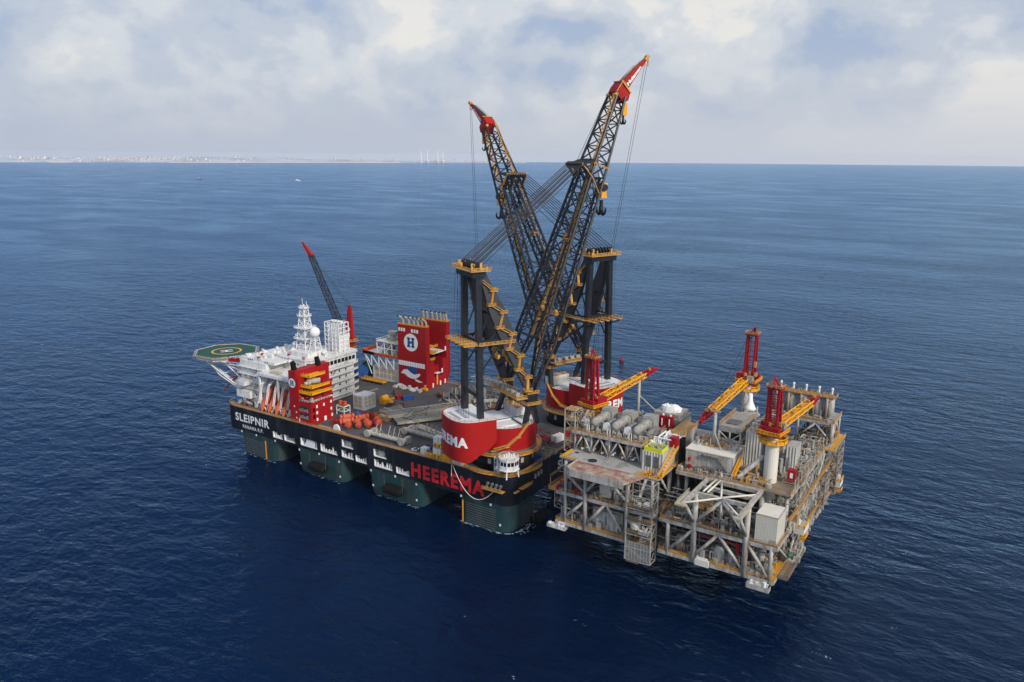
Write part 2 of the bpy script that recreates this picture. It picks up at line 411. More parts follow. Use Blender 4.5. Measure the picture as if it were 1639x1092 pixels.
for k in range(900):
    px=rr.choice([rr.uniform(-20,800),rr.gauss(60,40),rr.gauss(340,45),rr.gauss(240,60)]);
    if px>830: continue
    d=16700+max(0,px-300)*5.2+rr.uniform(0,2600); c=campt(px,d); s_=rr.uniform(12,38); zb=(d-16700-max(0,px-300)*5.2)*.028
    mb.cbox((c.x,c.y,zb-8),(s_,s_,rr.uniform(18,34)*(1+1.2*(rr.random()<.12))))
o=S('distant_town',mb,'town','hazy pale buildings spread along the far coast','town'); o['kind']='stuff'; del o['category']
for i,(px,h) in enumerate([(676,265),(686,285),(702,270),(710,262)]):
    c=campt(px,18500); t=T('power_station_chimney',['tall pale chimney on the far coast, first of four from the left','tall pale chimney on the far coast, second from the left and tallest','tall pale chimney on the far coast, third from the left','tall pale chimney on the far coast, last before the crane boom'][i],'chimney',c,group='chimneys of the power station on the coast')
    P('stack',MB().tube(c,c+Vector((0,0,h)),13,9,n=12),'letter_white',t); P('base_building',MB().cbox((c.x,c.y,0),(60,90,45)),'town',t)
for i,(px,py,k) in enumerate([(477,290,1.4),(320,287,1.0)]):
    d=Vector((-3683.1,3195.5,0)) if i==0 else Vector((-4415.6,3017.4,0))
    t=T('distant_ship',['small white ship on the sea below the horizon','small dark ship on the sea, left of the white one'][i],'ship',d,group='small ships near the horizon')
    mm='letter_white' if i==0 else 'hull_black'; s_=k
    P('hull',MB().prism([(d.x-14*s_,d.y-3*s_),(d.x+10*s_,d.y-3*s_),(d.x+16*s_,d.y),(d.x+10*s_,d.y+3*s_),(d.x-14*s_,d.y+3*s_)],0,3.5*s_),mm,t)
    P('wheelhouse',MB().box(d.x-9*s_,d.x-2*s_,d.y-2*s_,d.y+2*s_,3.5*s_,8*s_),'letter_white',t)
t=T('mooring_buoy','small red buoy afloat beyond the crane vessel','buoy',(-89.3,299.5,0))
P('float',MB().lathe((-89.3,299.5,-.4),[(.3,0),(1.8,.2),(1.8,1.6),(.8,2.2)],14),'crimson',t); P('top_mark',MB().tube((-89.3,299.5,1.6),(-89.3,299.5,4.2),.25),'crimson',t)

# ---------------- crane vessel hull ----------------
V=T('crane_vessel','huge black and teal semi-submersible crane vessel with the word HEEREMA on its side','vessel',(-95,51.4,0))
def rrect(x0,x1,y0,y1,r,n=8):
    p=[]
    for cx_,cy_,a0 in ((x1-r,y0+r,-90),(x1-r,y1-r,0),(x0+r,y1-r,90),(x0+r,y0+r,180)):
        for k in range(n+1):
            a=R(a0+90*k/n); p.append((cx_+r*math.cos(a),cy_+r*math.sin(a)))
    return p
poly=rrect(-SL,0,0,BM,7)
# near side wall (y=0) from x=-183..-7 is built with real recesses
WIN=[(-150.5,-143.6,14.4,17.4),(-141.8,-134.2,14.3,17.3),(-129.4,-117.8,14.5,18.2),(-114.8,-103.6,14.4,18.0),(-99.6,-92.6,20.0,23.4),
     (-100,-92.6,14.5,17.8),(-90.6,-83.8,14.3,17.2),(-78.5,-71,19.7,23.1),(-78.3,-67.4,14.6,17.9),(-64.4,-56.9,14.3,17.2)]
hull=MB(); n=len(poly)
for i in range(n):
    a,b_=poly[i],poly[(i+1)%n]
    if abs(a[1])<1e-6 and abs(b_[1])<1e-6: continue
    hull.add([(a[0],a[1],HB),(b_[0],b_[1],HB),(b_[0],b_[1],HD),(a[0],a[1],HD)],[(0,1,2,3)])
xs=sorted({-183.,-7.}|{a for w_ in WIN for a in w_[:2]}); zs=sorted({HB,HD}|{a for w_ in WIN for a in w_[2:]})
for i in range(len(xs)-1):
    for j in range(len(zs)-1):
        xm,zm=(xs[i]+xs[i+1])/2,(zs[j]+zs[j+1])/2
        if any(a<xm<b_ and c<zm<d for a,b_,c,d in WIN): continue
        hull.add([(xs[i],0,zs[j]),(xs[i+1],0,zs[j]),(xs[i+1],0,zs[j+1]),(xs[i],0,zs[j+1])],[(0,1,2,3)])
hull.add([(x,y,HB) for x,y in poly],[tuple(range(n-1,-1,-1))])
H=P('hull',hull,'hull_black',V)
rr=random.Random(11)
for k,(a,b_,c,d) in enumerate(WIN):
    mb=MB(); D=2.6
    mb.add([(a,0,c),(b_,0,c),(b_,D,c),(a,D,c)],[(0,1,2,3)])
    mb.add([(a,0,d),(a,D,d),(b_,D,d),(b_,0,d)],[(0,1,2,3)])
    mb.add([(a,0,c),(a,D,c),(a,D,d),(a,0,d)],[(0,1,2,3)]); mb.add([(b_,0,c),(b_,0,d),(b_,D,d),(b_,D,c)],[(0,1,2,3)])
    mb.box(a-.15,b_+.15,-.10,.0,c-.35,c+.05); mb.box(a-.35,a+.05,-.10,-.004,c+.06,d); 
    op=P('side_opening',mb,'letter_white',V)
    P('back_wall',MB().add([(a,D-.01,c),(b_,D-.01,c),(b_,D-.01,d),(a,D-.01,d)],[(0,1,2,3)]),'dark_gap',op)
    mb=MB()
    if k in (4,7,2): mb.box(a+(b_-a)*.28,a+(b_-a)*.78,.5,2.0,c+.3,d-.3)
    x=a+.8
    while x<b_-.6:
        if rr.random()<.75: mb.box(x,x+rr.uniform(.3,.8),.6,1.2,c+.1,c+rr.uniform(.8,(d-c)*.85))
        x+=rr.uniform(1.0,1.7)
    P('machinery',mb,'letter_white' if k%3!=1 else 'steel',op)
P('main_deck',MB().prism(poly,HD-.02,HD+.004),'deck_grey',V)
# edge coaming walkway strip, wood coloured
mb=MB(); 
def inset(p,d): 
    cx_,cy_=-95,51.4; return [(x-(d if x>cx_ else -d)*(1 if abs(x-cx_)>80 else 0),y-(d if y>cy_ else -d)*(1 if abs(y-cy_)>40 else 0)) for x,y in p]
q=inset(poly,1.6)
for i in range(n):
    j=(i+1)%n; mb.add([(*poly[i],HD+.30),(*poly[j],HD+.30),(*q[j],HD+.30),(*q[i],HD+.30),(*q[j],HD+.004),(*q[i],HD+.004),(*poly[i],HD),(*poly[j],HD)],[(0,1,2,3),(3,2,4,5),(6,7,1,0)])
P('deck_edge_walkway',mb,'wood',V)
mb=MB().rail([(x,y,HD+.3) for x,y in poly],1.1,3,.11,True); P('deck_edge_rail',mb,'gold',V)
# columns
def column(x0,x1,y0,y1,cham=False,r=5):
    mb=MB(); p=rrect(x0,x1,y0,y1,r,6)
    m=len(p); v=[]; zsl=[HB-.01,7.0,3.2,-3]
    def ins(z):
        if not cham: return [(x+(1.2*(HB-z)/HB if x<(x0+x1)/2 else -1.2*(HB-z)/HB),y) for x,y in p]
        k=0 if z>7 else (1.5 if z>3.1 else 4.0)
        return [(x+(k if x<(x0+x1)/2 else -k*.2),y) for x,y in p]
    for z in zsl: v+=[(x,y,z) for x,y in ins(z)]
    f=[]
    for i in range(3):
        for k in range(m): f.append((i*m+k,(i+1)*m+k,(i+1)*m+(k+1)%m,i*m+(k+1)%m))
    mb.add(v,f); return mb
for ys in ((.0,24.),(BM-24,BM)):
    for x0,x1,c in ((-179.5,-147.,False),(-134,-99.5,True),(-84,-49,True),(-29.5,-.0,False)):
        mb=column(x0,x1,ys[0]+.02,ys[1]-.02,c,3 if c else 6); P('column',mb,'hull_teal',V)
# belting ridges and draught marks on end columns
def ridges(x0,x1,z0,z1,k):
    mb=MB()
    for i in range(k): z=z0+(z1-z0)*i/(k-1); mb.box(x0,x1,-.12,.0,z,z+.22)
    return mb
P('rubbing_strip',ridges(-174,-159,.8,8.8,9),'steel_dark',V)
P('rubbing_strip',ridges(-24,-8,.8,9.5,9),'steel_dark',V)
mb=MB(); 
for i in range(9): z=.8+9*i/8; mb.box(.0,.12,8,26,z,z+.22)
P('rubbing_strip',mb,'steel_dark',V)
for x in (-157.4,-25.7): P('draught_mark',MB().box(x-.35,x+.35,-.16,-.02,.0,10.4),'yellow',V)
mb=MB()
for x,z in ((-131.5,10.8),(-131,3.4),(-103,10.5),(-102.6,2.6),(-81.5,11),(-80.3,3.6),(-53,10.6),(-53,2.7),(-165,11.8),(-177,11.7),(-150,11.7),(-117,11.6),(-66,11.5),(-27,11.5),(-11,11.3),(-6,3)):
    mb.box(x,x+.85,-.12,-.01,z,z+1.0)
P('hull_marking',mb,'letter_white',V)
P('name_lettering',letters('SLEIPNIR',(-181,-.05,18.0),(1,0,0),(0,0,1),27.5,4.6,.03,1.12),'letter_white',V)
P('port_lettering',letters('PANAMA R.P.',(-175.3,-.05,14.5),(1,0,0),(0,0,1),16.5,2.0,.02,1.15),'letter_white',V)
P('company_lettering',letters('HEEREMA',(-55.5,-.05,14.6),(1,0,0),(0,0,1),41.7,7.0,.045,1.22),'letter_red',V)
P('stern_lettering',letters('SLEIPNIR',(.05,40,16.8),(0,1,0),(0,0,1),27,4.4,.035),'letter_white',V)
# stern bulge gallery round the near tub, mooring platforms
mb=MB(); pts=[]
for k in range(0,21):
    a=R(200+k*8.5); pts.append((-16+18.9*math.cos(a),18+19.2*math.sin(a)))
inn=[(x*.94-16*.06,y*.94+18*.06) for x,y in pts]
for i in range(len(pts)-1): mb.add([(*pts[i],HD+.45),(*pts[i+1],HD+.45),(*inn[i+1],HD+.45),(*inn[i],HD+.45),(*pts[i],HD-.1),(*pts[i+1],HD-.1)],[(0,1,2,3),(4,5,1,0)])
mb.rail([(x,y,HD+.45) for x,y in pts],1.1,2.2,.16); P('stern_gallery',mb,'gold',V)
mb=MB().box(-13.5,-3,-2.6,-.02,19.6,19.9).rail([(-13.5,-2.6,19.9),(-3,-2.6,19.9)],1.2,1.5,.16); mb.box(.02,2.2,6,14,19.6,19.9).rail([(2.2,6,19.9),(2.2,14,19.9)],1.2,1.5,.16)
mb.box(.3,1.6,1.2,4.5,19.4,19.7)
P('mooring_platform',mb,'gold',V)
mb=MB()
for x in (-11.5,-9.2,-7,-4.8): mb.tube((x,-1.6,19.9),(x,-1.6,21.6),.55); mb.ball((x,-.9,22),.8,8)
P('fairlead',mb,'steel_dark',V)
mb=MB()
for y,z in ((19,20),(21.5,20.2),(24,20.4)): mb.box(.02,.8,y,y+.8,z,z+2)
P('stern_fitting',mb,'steel_light',V)
# fenders: each a thing
def fender(c,ax,Lh,r,label):
    t=T('floating_fender',label,'fender',(c[0],c[1],c[2]-r),group='big black cylindrical fenders hung against the columns')
    d=Vector(ax); c=Vector(c)
    mb=MB(); k=8; 
    prof=[(.35,-Lh/2-.9),(r*.55,-Lh/2-.6),(r*.9,-Lh/2)]+[(r*(1+.06*(i%2)),-Lh/2+Lh*i/14) for i in range(15)]+[(r*.9,Lh/2),(r*.55,Lh/2+.6),(.35,Lh/2+.9)]
    P('rubber_body',mb.lathe(c,prof,18,'x' if abs(d.x)>.5 else 'y'),'rubber',t,smooth=False)
    mb=MB(); 
    for sx_ in (-1,1): mb.bar(c+d*sx_*(Lh/2+.9),c+d*sx_*(Lh/2+.9)+Vector((0,0,HB-c.z)),.12)
    P('chain',mb,'steel_dark',t)
fender((-115.3,-2.5,5.9),(1,0,0),9.5,2.35,'black ribbed fender hung low on the second column from the bow')
fender((-64.8,-2.5,6.0),(1,0,0),9.5,2.35,'black ribbed fender hung low on the third column from the bow')
fender((2.4,20,1.6),(0,1,0),9,2.3,'black fender half in the water at the stern column, facing the platform')
# hanging mooring rope
mb=MB(); pts=[]
for k in range(25):
    t_=k/24; x=-30.8+(-7.7+30.8)*t_; z=25.8+(20-25.8)*t_-11.2*4*t_*(1-t_)*.75-1.2*math.sin(math.pi*t_); pts.append((x,-.5-.7*math.sin(math.pi*t_),z))
for a,b_ in zip(pts,pts[1:]): mb.tube(a,b_,.17,n=5)
mb.tube((-31.6,-.3,25.8),(-31.7,-.4,20.3),.15,n=5); 
S('mooring_rope',mb,'rope_white','white rope hanging in a loop across the red HEEREMA letters','rope')

# foam where the swell breaks on the columns
mb=MB(); rr=random.Random(19)
def fpatch(x,y,rx,ry,n=9):
    a0=rr.random()*6; mb.add([(x+rx*math.cos(a0+2*math.pi*k/n)*rr.uniform(.45,1.1),y+ry*math.sin(a0+2*math.pi*k/n)*rr.uniform(.45,1.1),.035+.0001*len(mb.v)) for k in range(n)],[tuple(range(n))])
for x0,x1,c in ((-177,-149,26),(-129,-101,22),(-79,-51,34),(-27,-5,60)):
    for k in range(c): fpatch(rr.uniform(x0,x1),-.4-abs(rr.gauss(0,.55)),rr.uniform(.2,1.1),rr.uniform(.08,.3))
for k in range(70): fpatch(.5+abs(rr.gauss(0,1.6)),rr.uniform(3,30),rr.uniform(.1,.5),rr.uniform(.2,1.0))
for k in range(40): a=R(rr.uniform(-90,0)); fpatch(-6+6.6*math.cos(a)+rr.random()*.6,6+6.6*math.sin(a)-rr.random()*.6,rr.uniform(.15,.6),rr.uniform(.1,.4))
o=S('waterline_foam',mb,'foam','broken white foam along the waterline of the columns','foam'); o['kind']='stuff'; del o['category']
# ---------------- heavy cranes ----------------
def heavy_crane(label,cx_,cy_,head,luff,second=None):
    t=T('heavy_lift_crane',label,'crane',(cx_,cy_,HD),head,'twin heavy lift cranes on the stern',world=False)
    OFF[t.name]=Vector((0,0,HD))
    RB=14.8
    P('pedestal',MB().lathe((0,0,0),[(14.4,HD+.05),(14.2,33.2)],56),'hull_black',t,smooth=True)
    mb=MB()
    for a in range(0,360,30):
        a=R(a+head*0+7); c=Vector((math.cos(a)*14.45,math.sin(a)*14.45,29)); s_=Vector((-math.sin(a),math.cos(a),0))
        mb.add([c-s_*.8,c+s_*.8,c+s_*.8+Vector((0,0,2.3)),c-s_*.8+Vector((0,0,2.3))],[(0,1,2,3)])
    P('hatch',mb,'steel_light',t)
    mb=MB().lathe((0,0,0),[(14.3,33.3),(17.2,33.3),(17.2,33.7),(14.3,33.7)],56)
    mb.rail([(17.1*math.cos(R(k*7.5)),17.1*math.sin(R(k*7.5)),33.7) for k in range(48)],1.3,2.2,.2,True)
    P('ring_gallery',mb,'gold',t)
    P('slew_ring',MB().lathe((0,0,0),[(14.2,33.75),(15.2,34.2),(15.2,34.9),(14.6,35.2)],56),'steel_dark',t)
    body=P('machinery_house',MB().lathe((0,0,0),[(RB,35.2),(RB,45.5),(RB-.25,45.5),(RB-.25,44.9)],64),'red',t,smooth=False)
    top=MB().lathe((0,0,0),[(0.01,44.9),(RB-.3,44.95)],56)
    top.box(-10,3,-2,9,45.0,45.9); top.box(4,10,2,9,45,45.6); top.box(-9,1,-10,-4,45,45.7)
    P('house_roof',top,'white_deck',t)
    mb=MB(); mb.box(-10,11,-2.35,-2.1,45.9,46.1); mb.box(3.4,3.7,-11,11,44.96,45.3)
    P('roof_seam',mb,'dark_gap',t)
    mb=MB().rail([((RB-.4)*math.cos(R(k)),(RB-.4)*math.sin(R(k)),45.4) for k in range(-140,145,8)],1.1,3,.12)
    P('roof_rail',mb,'ochre',t)
    # round emblem on the house flank
    for sgn in (-1,1):
        a=R(sgn*22)
        c=Vector((RB*math.cos(a),RB*math.sin(a),40.4)); nr=Vector((math.cos(a),math.sin(a),0))
        e=MB(); emblem_disc(e,c,nr,(0,0,1),2.7,.16); ep=P('emblem',e,'letter_white',t)
        e=MB(); emblem_h(e,c,nr,(0,0,1),2.7,.26); P('emblem_letter',e,'blue',ep)
    # counterweight
    arc=[]
    for k in range(25):
        a=R(-90+180*k/24); arc.append((-14.5-13.5*abs(math.cos(a))**.62,math.copysign(12.6*abs(math.sin(a))**.75,a)))
    out=[(-10.3,-13)]+arc+[(-10.3,13)]
    # refine side walls
    pl=[]
    for a,b_ in zip(out,out[1:]):
        m=max(1,int((Vector(b_)-Vector(a)).length/1.5))
        for k in range(m): pl.append((a[0]+(b_[0]-a[0])*k/m,a[1]+(b_[1]-a[1])*k/m))
    pl.append(out[-1])
    def zb(x,y):
        if x>-18: return 35.4+(40.5-35.4)*min(1,(x+18)/7.7)**1.6
        if x>-23: return 32.2+(35.4-32.2)*((x+23)/5)**1.3
        return 32.2+.3*min(1,(-23-x)/5)
    # order counter-clockwise
    pl=pl[::-1]
    area=sum(a[0]*b_[1]-b_[0]*a[1] for a,b_ in zip(pl,pl[1:]+pl[:1]))
    if area<0: pl=pl[::-1]
    P('counterweight',MB().prism(pl,zb,50.2),'red_cw',t)
    P('counterweight_top',MB().prism([( -10.9+(x+10.9)*.965,y*.96) for x,y in pl],50.1,50.3),'white_deck',t)
    mb=MB()
    for i in range(7):
        for r_ in (0,1):
            mb.box(-25+r_*3.6,-23+r_*3.6,-5+i*1.7+r_*.5,-4.3+i*1.7+r_*.5,50.3,50.36)
    P('vent_slot',mb,'dark_gap',t)
    P('top_rail',MB().rail([(-10.9+(x+10.9)*.97,y*.97,50.3) for x,y in pl[::2]],1.1,3,.11),'ochre',t)
    # lettering wrapped round the rear arc
    vs,fs,wd=text_mesh('HEEREMA',4.6,.05,space=1.14)
    # arc length table along y from + to - (reading direction seen from behind)
    ap=[(x,y) for x,y in arc[::-1] if x<-19.5]
    ap=[Vector((x,y,0)) for x,y in ap]; sl_=[0]
    for a,b_ in zip(ap,ap[1:]): sl_.append(sl_[-1]+(b_-a).length)
    tot=sl_[-1]; k0=tot*.88/wd
    # densify by clipping letters into narrow strips
    def onarc(s_):
        s_=max(0,min(tot-1e-4,s_))
        for i in range(len(sl_)-1):
            if s_<=sl_[i+1]:
                f_=(s_-sl_[i])/(sl_[i+1]-sl_[i]); p=ap[i].lerp(ap[i+1],f_); d=(ap[i+1]-ap[i]).normalized(); return p,Vector((-d.y,d.x,0))
    import bmesh
    bm=bmesh.new(); bv=[bm.verts.new((x*k0,y,0)) for x,y in vs]
    for f_ in fs:
        try: bm.faces.new([bv[i] for i in f_])
        except ValueError: pass
    s_=1.
    while s_<wd*k0:
        bmesh.ops.bisect_plane(bm,geom=bm.verts[:]+bm.edges[:]+bm.faces[:],plane_co=(s_,0,0),plane_no=(1,0,0)); s_+=.9
    bm.verts.ensure_lookup_table(); vv=[]
    for v_ in bm.verts:
        p,nr=onarc(tot*.03+v_.co.x); c0=Vector((-13,0,0))
        if nr.dot(p-c0)<0: nr=-nr
        p=p+nr*.09; vv.append((p.x,p.y,39.0+v_.co.y))
    for i,v_ in enumerate(bm.verts): v_.index=i
    ff=[tuple(v_.index for v_ in f_.verts) for f_ in bm.faces]; bm.free()
    P('company_lettering',MB().add(vv,ff),'letter_white',t)
    # white house on deck
    b=P('switch_room',MB().box(6.2,10.4,-1,11.5,44.95,49.2),'white',t)
    mb=MB()
    for k in range(6): mb.box(10.41,10.46,.2+k*1.9,1.5+k*1.9,47.7,48.4)
    P('louvre',mb,'dark_gap',b)
    mb=MB(); rr=random.Random(4)
    for k in range(60): x,y=rr.uniform(6.4,10),rr.uniform(-.8,11); mb.cbox((x,y,49.2),(.5,.5,rr.uniform(.2,.8)))
    P('roof_gear',mb,'ochre',b)
    # A-frame
    for sgn in (-1,1):
        P('mast_leg',MB().bar((-15.5,sgn*7.9,50.2),(-15.9,sgn*6.2,112.5),2.3,2.5,(0,1,0)),'crane_dark' if sgn<0 else 'crane_dark',t)
        A=Vector((-13.6,sgn*5.6,112)); B=Vector((7.3,sgn*11.3,58.5)); mb=MB()
        secs=[(0,3.2),(.12,4.6),(.3,7.2),(.55,6.6),(.8,4.4),(1,2.4)]; d=(B-A).normalized(); sd=Vector((0,1,0)); sd=(sd-d*sd.dot(d)).normalized(); nn=sd.cross(d)
        if nn.x<0: nn=-nn
        v=[]
        for tt,dp in secs:
            c=A.lerp(B,tt); 
            for a_,b_ in ((-1,-.5),(1,-.5),(1,.5),(-1,.5)): v.append(c+sd*a_*1.15+nn*dp*b_)
        f=[(3,2,1,0)]
        for i in range(len(secs)-1):
            for k in range(4): f.append((i*4+k,i*4+(k+1)%4,i*4+4+(k+1)%4,i*4+4+k))
        f.append(tuple((len(secs)-1)*4+k for k in range(4))); mb.add(v,f)
        P('front_mast_beam',mb,'crane_plate' if sgn<0 else 'crane_dark',t)
        # zigzag stair along the beam
        mb=MB(); off=nn*3.6; o2=sd*(1.6*(-1 if sgn<0 else 1))
        zz=[]
        for k in range(11):
            tt=.05+.9*k/10; dp=4.2*(1-abs(tt-.42)); zz.append(A.lerp(B,tt)+nn*(dp*.5 if k%2 else -dp*.55)+o2)
        for k,(a_,b_) in enumerate(zip(zz,zz[1:])):
            a2=a_+Vector((0,0,0)); mb.bar(a2,b_,1.1,.28); mb.bar(a2+Vector((0,0,1.1)),b_+Vector((0,0,1.1)),.18)
            mb.box(b_.x-1.8,b_.x+1.8,b_.y-1,b_.y+1,b_.z-.15,b_.z+.1); mb.rail([(b_.x-1.8,b_.y-1,b_.z),(b_.x+1.8,b_.y-1,b_.z),(b_.x+1.8,b_.y+1,b_.z),(b_.x-1.8,b_.y+1,b_.z)],1.1,1.8,.17,True)
        P('mast_stair',mb,'gold',t)
        nd=Vector((7.4,sgn*11.3,56.8))
        P('boom_pivot_block',MB().box(5,9.8,sgn*11.3-2,sgn*11.3+2,54.6,59.5),'crane_dark',t)
        mb=MB()
        for zz_ in (54.8,59.6):
            mb.box(3.8,11,sgn*11.3-3.2,sgn*11.3+3.2,zz_-.15,zz_+.05) if zz_<56 else mb.box(4.6,10.2,sgn*11.3-2.5,sgn*11.3+2.5,zz_-.1,zz_+.1)
            r_=3.6 if zz_<56 else 2.8; mb.rail([(7.4-r_,sgn*11.3-r_*.9,zz_),(7.4+r_,sgn*11.3-r_*.9,zz_),(7.4+r_,sgn*11.3+r_*.9,zz_),(7.4-r_,sgn*11.3+r_*.9,zz_)],1.2,1.8,.2,True)
        P('pivot_gallery',mb,'gold',t)
        mb=MB()
        mb.bar((7.0,sgn*11.3,56),(3.0,sgn*13.2,43),2.1,1.9,(0,1,0)); mb.bar((8.0,sgn*11.3,56),(11.6,sgn*9.6,44.6),2.1,1.9,(0,1,0))
        P('support_leg',mb,'crane_dark',t)
        # outside stairs down the red house
        mb=MB(); pts=[(4,46.5),(-1,41.5),(-6,37.5),(-11,35.5)]
        for (x1,z1),(x2,z2) in zip(pts,pts[1:]):
            y1=math.sqrt(max(0,(RB+.8)**2-x1*x1)); y2=math.sqrt(max(0,(RB+.8)**2-x2*x2))
            mb.bar((x1,sgn*y1,z1),(x2,sgn*y2,z2),.9,.25); mb.bar((x1,sgn*y1,z1+1.1),(x2,sgn*y2,z2+1.1),.2); mb.bar((x1,sgn*(y1+.7),z1+1.1),(x2,sgn*(y2+.7),z2+1.1),.18); mb.cbox((x2,sgn*y2,z2-.1),(2,1.4,.2))
        P('outside_stair',mb,'gold',t)
    # cross braces between masts
    mb=MB(); mb.bar((-15.7,-7,84),(-15.7,7,84),1.2); mb.bar((-15.6,-7.6,60),(-15.6,7.6,60),1.6)
    for sgn in (-1,1):
        mb.bar((-15.7,sgn*7.2,78),(-4.5,sgn*8.4,92),.55); mb.bar((-15.7,sgn*7.2,84),(-9.5,sgn*6.8,100),.45); mb.bar((-15.6,sgn*7.6,70),(-3,sgn*8.6,86),.55)
        mb.bar((-15.7,sgn*7.2,84),(-2.2,sgn*8.9,84),.9)
    mb.bar((-7,-7.4,94),(-7,7.4,94),1.0); mb.bar((-1,-8.6,79),(-1,8.6,79),1.8); mb.bar((-1,-8.6,78),(3.5,9.9,67),.9); mb.bar((-1,8.6,78),(3.5,-9.9,67),.9)
    P('cross_brace',mb,'crane_dark',t)
    # winch platform between pivots
    mb=MB().box(-.5,5.2,-13,13,57.4,57.8); mb.rail([(-.5,-13,57.8),(5.2,-13,57.8)],1.3,2,.2); mb.rail([(-.5,-13,57.8),(-.5,13,57.8)],1.3,2,.22); mb.rail([(5.2,-13,57.8),(5.2,13,57.8)],1.3,2,.22)
    P('winch_platform',mb,'gold',t)
    mb=MB(); rr=random.Random(9)
    for k in range(6):
        y=-10+k*4; mb.tube((1.2,y-1.2,59.2),(1.2,y+1.2,59.2),1.15,n=12); mb.tube((3.6,y-.6,59),(3.6,y+.9,59),.8,n=10); mb.cbox((2.4,y+1.8,57.8),(1.2,.8,rr.uniform(1,2.4)))
    P('winch',mb,'steel',t)
    # mid height gallery with comb of gratings
    mb=MB(); 
    for k in range(5):
        y=-9+k*4.2; mb.box(-23.5,-17.6,y,y+1.9,82.6,82.9); mb.rail([(-23.5,y,82.9),(-17.6,y,82.9)],1.1,1.6,.18); mb.rail([(-23.5,y+1.9,82.9),(-17.6,y+1.9,82.9)],1.1,1.6,.18)
    mb.box(-17.6,-16.9,-9.5,9.8,82.6,82.9)
    for sgn in (-1,1):
        mb.box(-17,0,sgn*9.6-.7,sgn*9.6+.7,82.6,82.85); mb.rail([(-17,sgn*10.3,82.85),(0,sgn*10.3,82.85)],1.1,2,.18)
    P('mid_gallery',mb,'gold',t)
    P('gallery_beam',MB().bar((-23.5,0,82.2),(-16,0,82.2),.7).bar((-23,-8,82.2),(-16,-6.5,79),.5).bar((-23,8,82.2),(-16,6.5,79),.5),'crane_dark',t)
    # lower boom-luffing machinery and mast stub behind the pivot
    mb=MB(); 
    for sgn in (-1,1):
        for k in range(3): mb.tube((-2+k*1.2,sgn*(4+k*1.2),76.5-k*2),(-2+k*1.2,sgn*(5.6+k*1.2),76.5-k*2),1.3,n=12)
    P('lower_sheave',mb,'gold',t)
    # top frame
    tf=P('mast_head',MB().box(-19,-12.8,-8,8,111.2,113.8),'crane_dark',t)
    mb=MB().box(-20.5,-11,-9.6,9.6,113.8,114.1); mb.rail([(-20.5,-9.6,114.1),(-11,-9.6,114.1),(-11,9.6,114.1),(-20.5,9.6,114.1)],1.2,2,.24,True)
    P('head_gallery',mb,'gold',t)
    mb=MB()
    for k in range(8): y=-6.5+k*1.86; mb.tube((-15.5,y-.35,115.6),(-15.5,y+.35,115.6),1.9,n=14)
    P('head_sheave',mb,'crane_dark',t)
    mb=MB(); rr=random.Random(2)
    for k in range(26): mb.cbox((rr.uniform(-19.5,-12),rr.uniform(-8.5,8.5),114.1),(rr.uniform(.3,1.2),rr.uniform(.3,.8),rr.uniform(.8,3.4)))
    P('head_gear',mb,'gold',t)
    # ------ boom
    al=luff; e=Vector((math.cos(al),0,math.sin(al))); nb=Vector((-math.sin(al),0,math.cos(al))); O=Vector((7.6,0,58.6))
    def B(s_,y,nn_): return O+e*s_+nb*nn_+Vector((0,y,0))
    def sec(s_,yc,hw,d0,d1): return [B(s_,yc-hw,d0),B(s_,yc+hw,d0),B(s_,yc+hw,d1),B(s_,yc-hw,d1)]
    for sgn in (-1,1):
        leg=MB()
        S0=sec(0,sgn*11.2,.9,-.8,.8); S1=sec(24,sgn*9.4,1.9,-3.6,4.0); S2=sec(100,sgn*4.6,1.7,-3.4,3.6)
        leg.lattice(S0,S1,4,.62,.2); leg.lattice(S1,S2,13,.66,.2)
        P('boom_leg',leg,'crane_dark',t)
    mb=MB()
    for s_,y in ((24,9.4),(100,4.6)): mb.bar(B(s_,-y,4),B(s_,y,4),.8); mb.bar(B(s_,-y,-3.5),B(s_,y,-3.5),.8)
    for i in range(8):
        s0,s1=24+76*i/8,24+76*(i+1)/8; y0=9.4-4.8*i/8-1.6; y1=9.4-4.8*(i+1)/8-1.6
        for nn_ in (3.9,-3.5):
            if i%2: mb.bar(B(s0,-y0,nn_),B(s1,y1,nn_),.38)
            else: mb.bar(B(s0,y0,nn_),B(s1,-y1,nn_),.38)
            mb.bar(B(s1,-y1,nn_),B(s1,y1,nn_),.38)
    P('boom_cross_bracing',mb,'crane_dark',t)
    mb=MB(); mb.lattice(sec(100,0,6.3,-3.4,3.6),sec(137,0,3.3,-2.4,2.2),6,.6,.24); P('upper_boom',mb,'crane_dark',t)
    mb=MB()
    mb.bar(B(1,-10,1.5),B(24,-7.6,2.8),.9,.2); 
    for yy,n0 in ((-7.6,2.8),(6.6,-2.4)):
        s0=24
        while s0<132:
            s1=s0+8; f0,f1=(s0-24)/110,(s1-24)/110; y0=yy*(1-f0*.62); y1=yy*(1-f1*.62)
            mb.bar(B(s0,y0,n0),B(s1,y1,n0),.9,.18); mb.bar(B(s0,y0+.5,n0+1),B(s1,y1+.5,n0+1),.17); mb.bar(B(s0,y0-.5,n0+1),B(s1,y1-.5,n0+1),.17)
            c=B(s1,y1,n0); mb.box(c.x-.8,c.x+.8,c.y-.9,c.y+.9,c.z-.1,c.z+.5); s0=s1
    P('boom_walkway',mb,'gold',t)
    mb=MB()
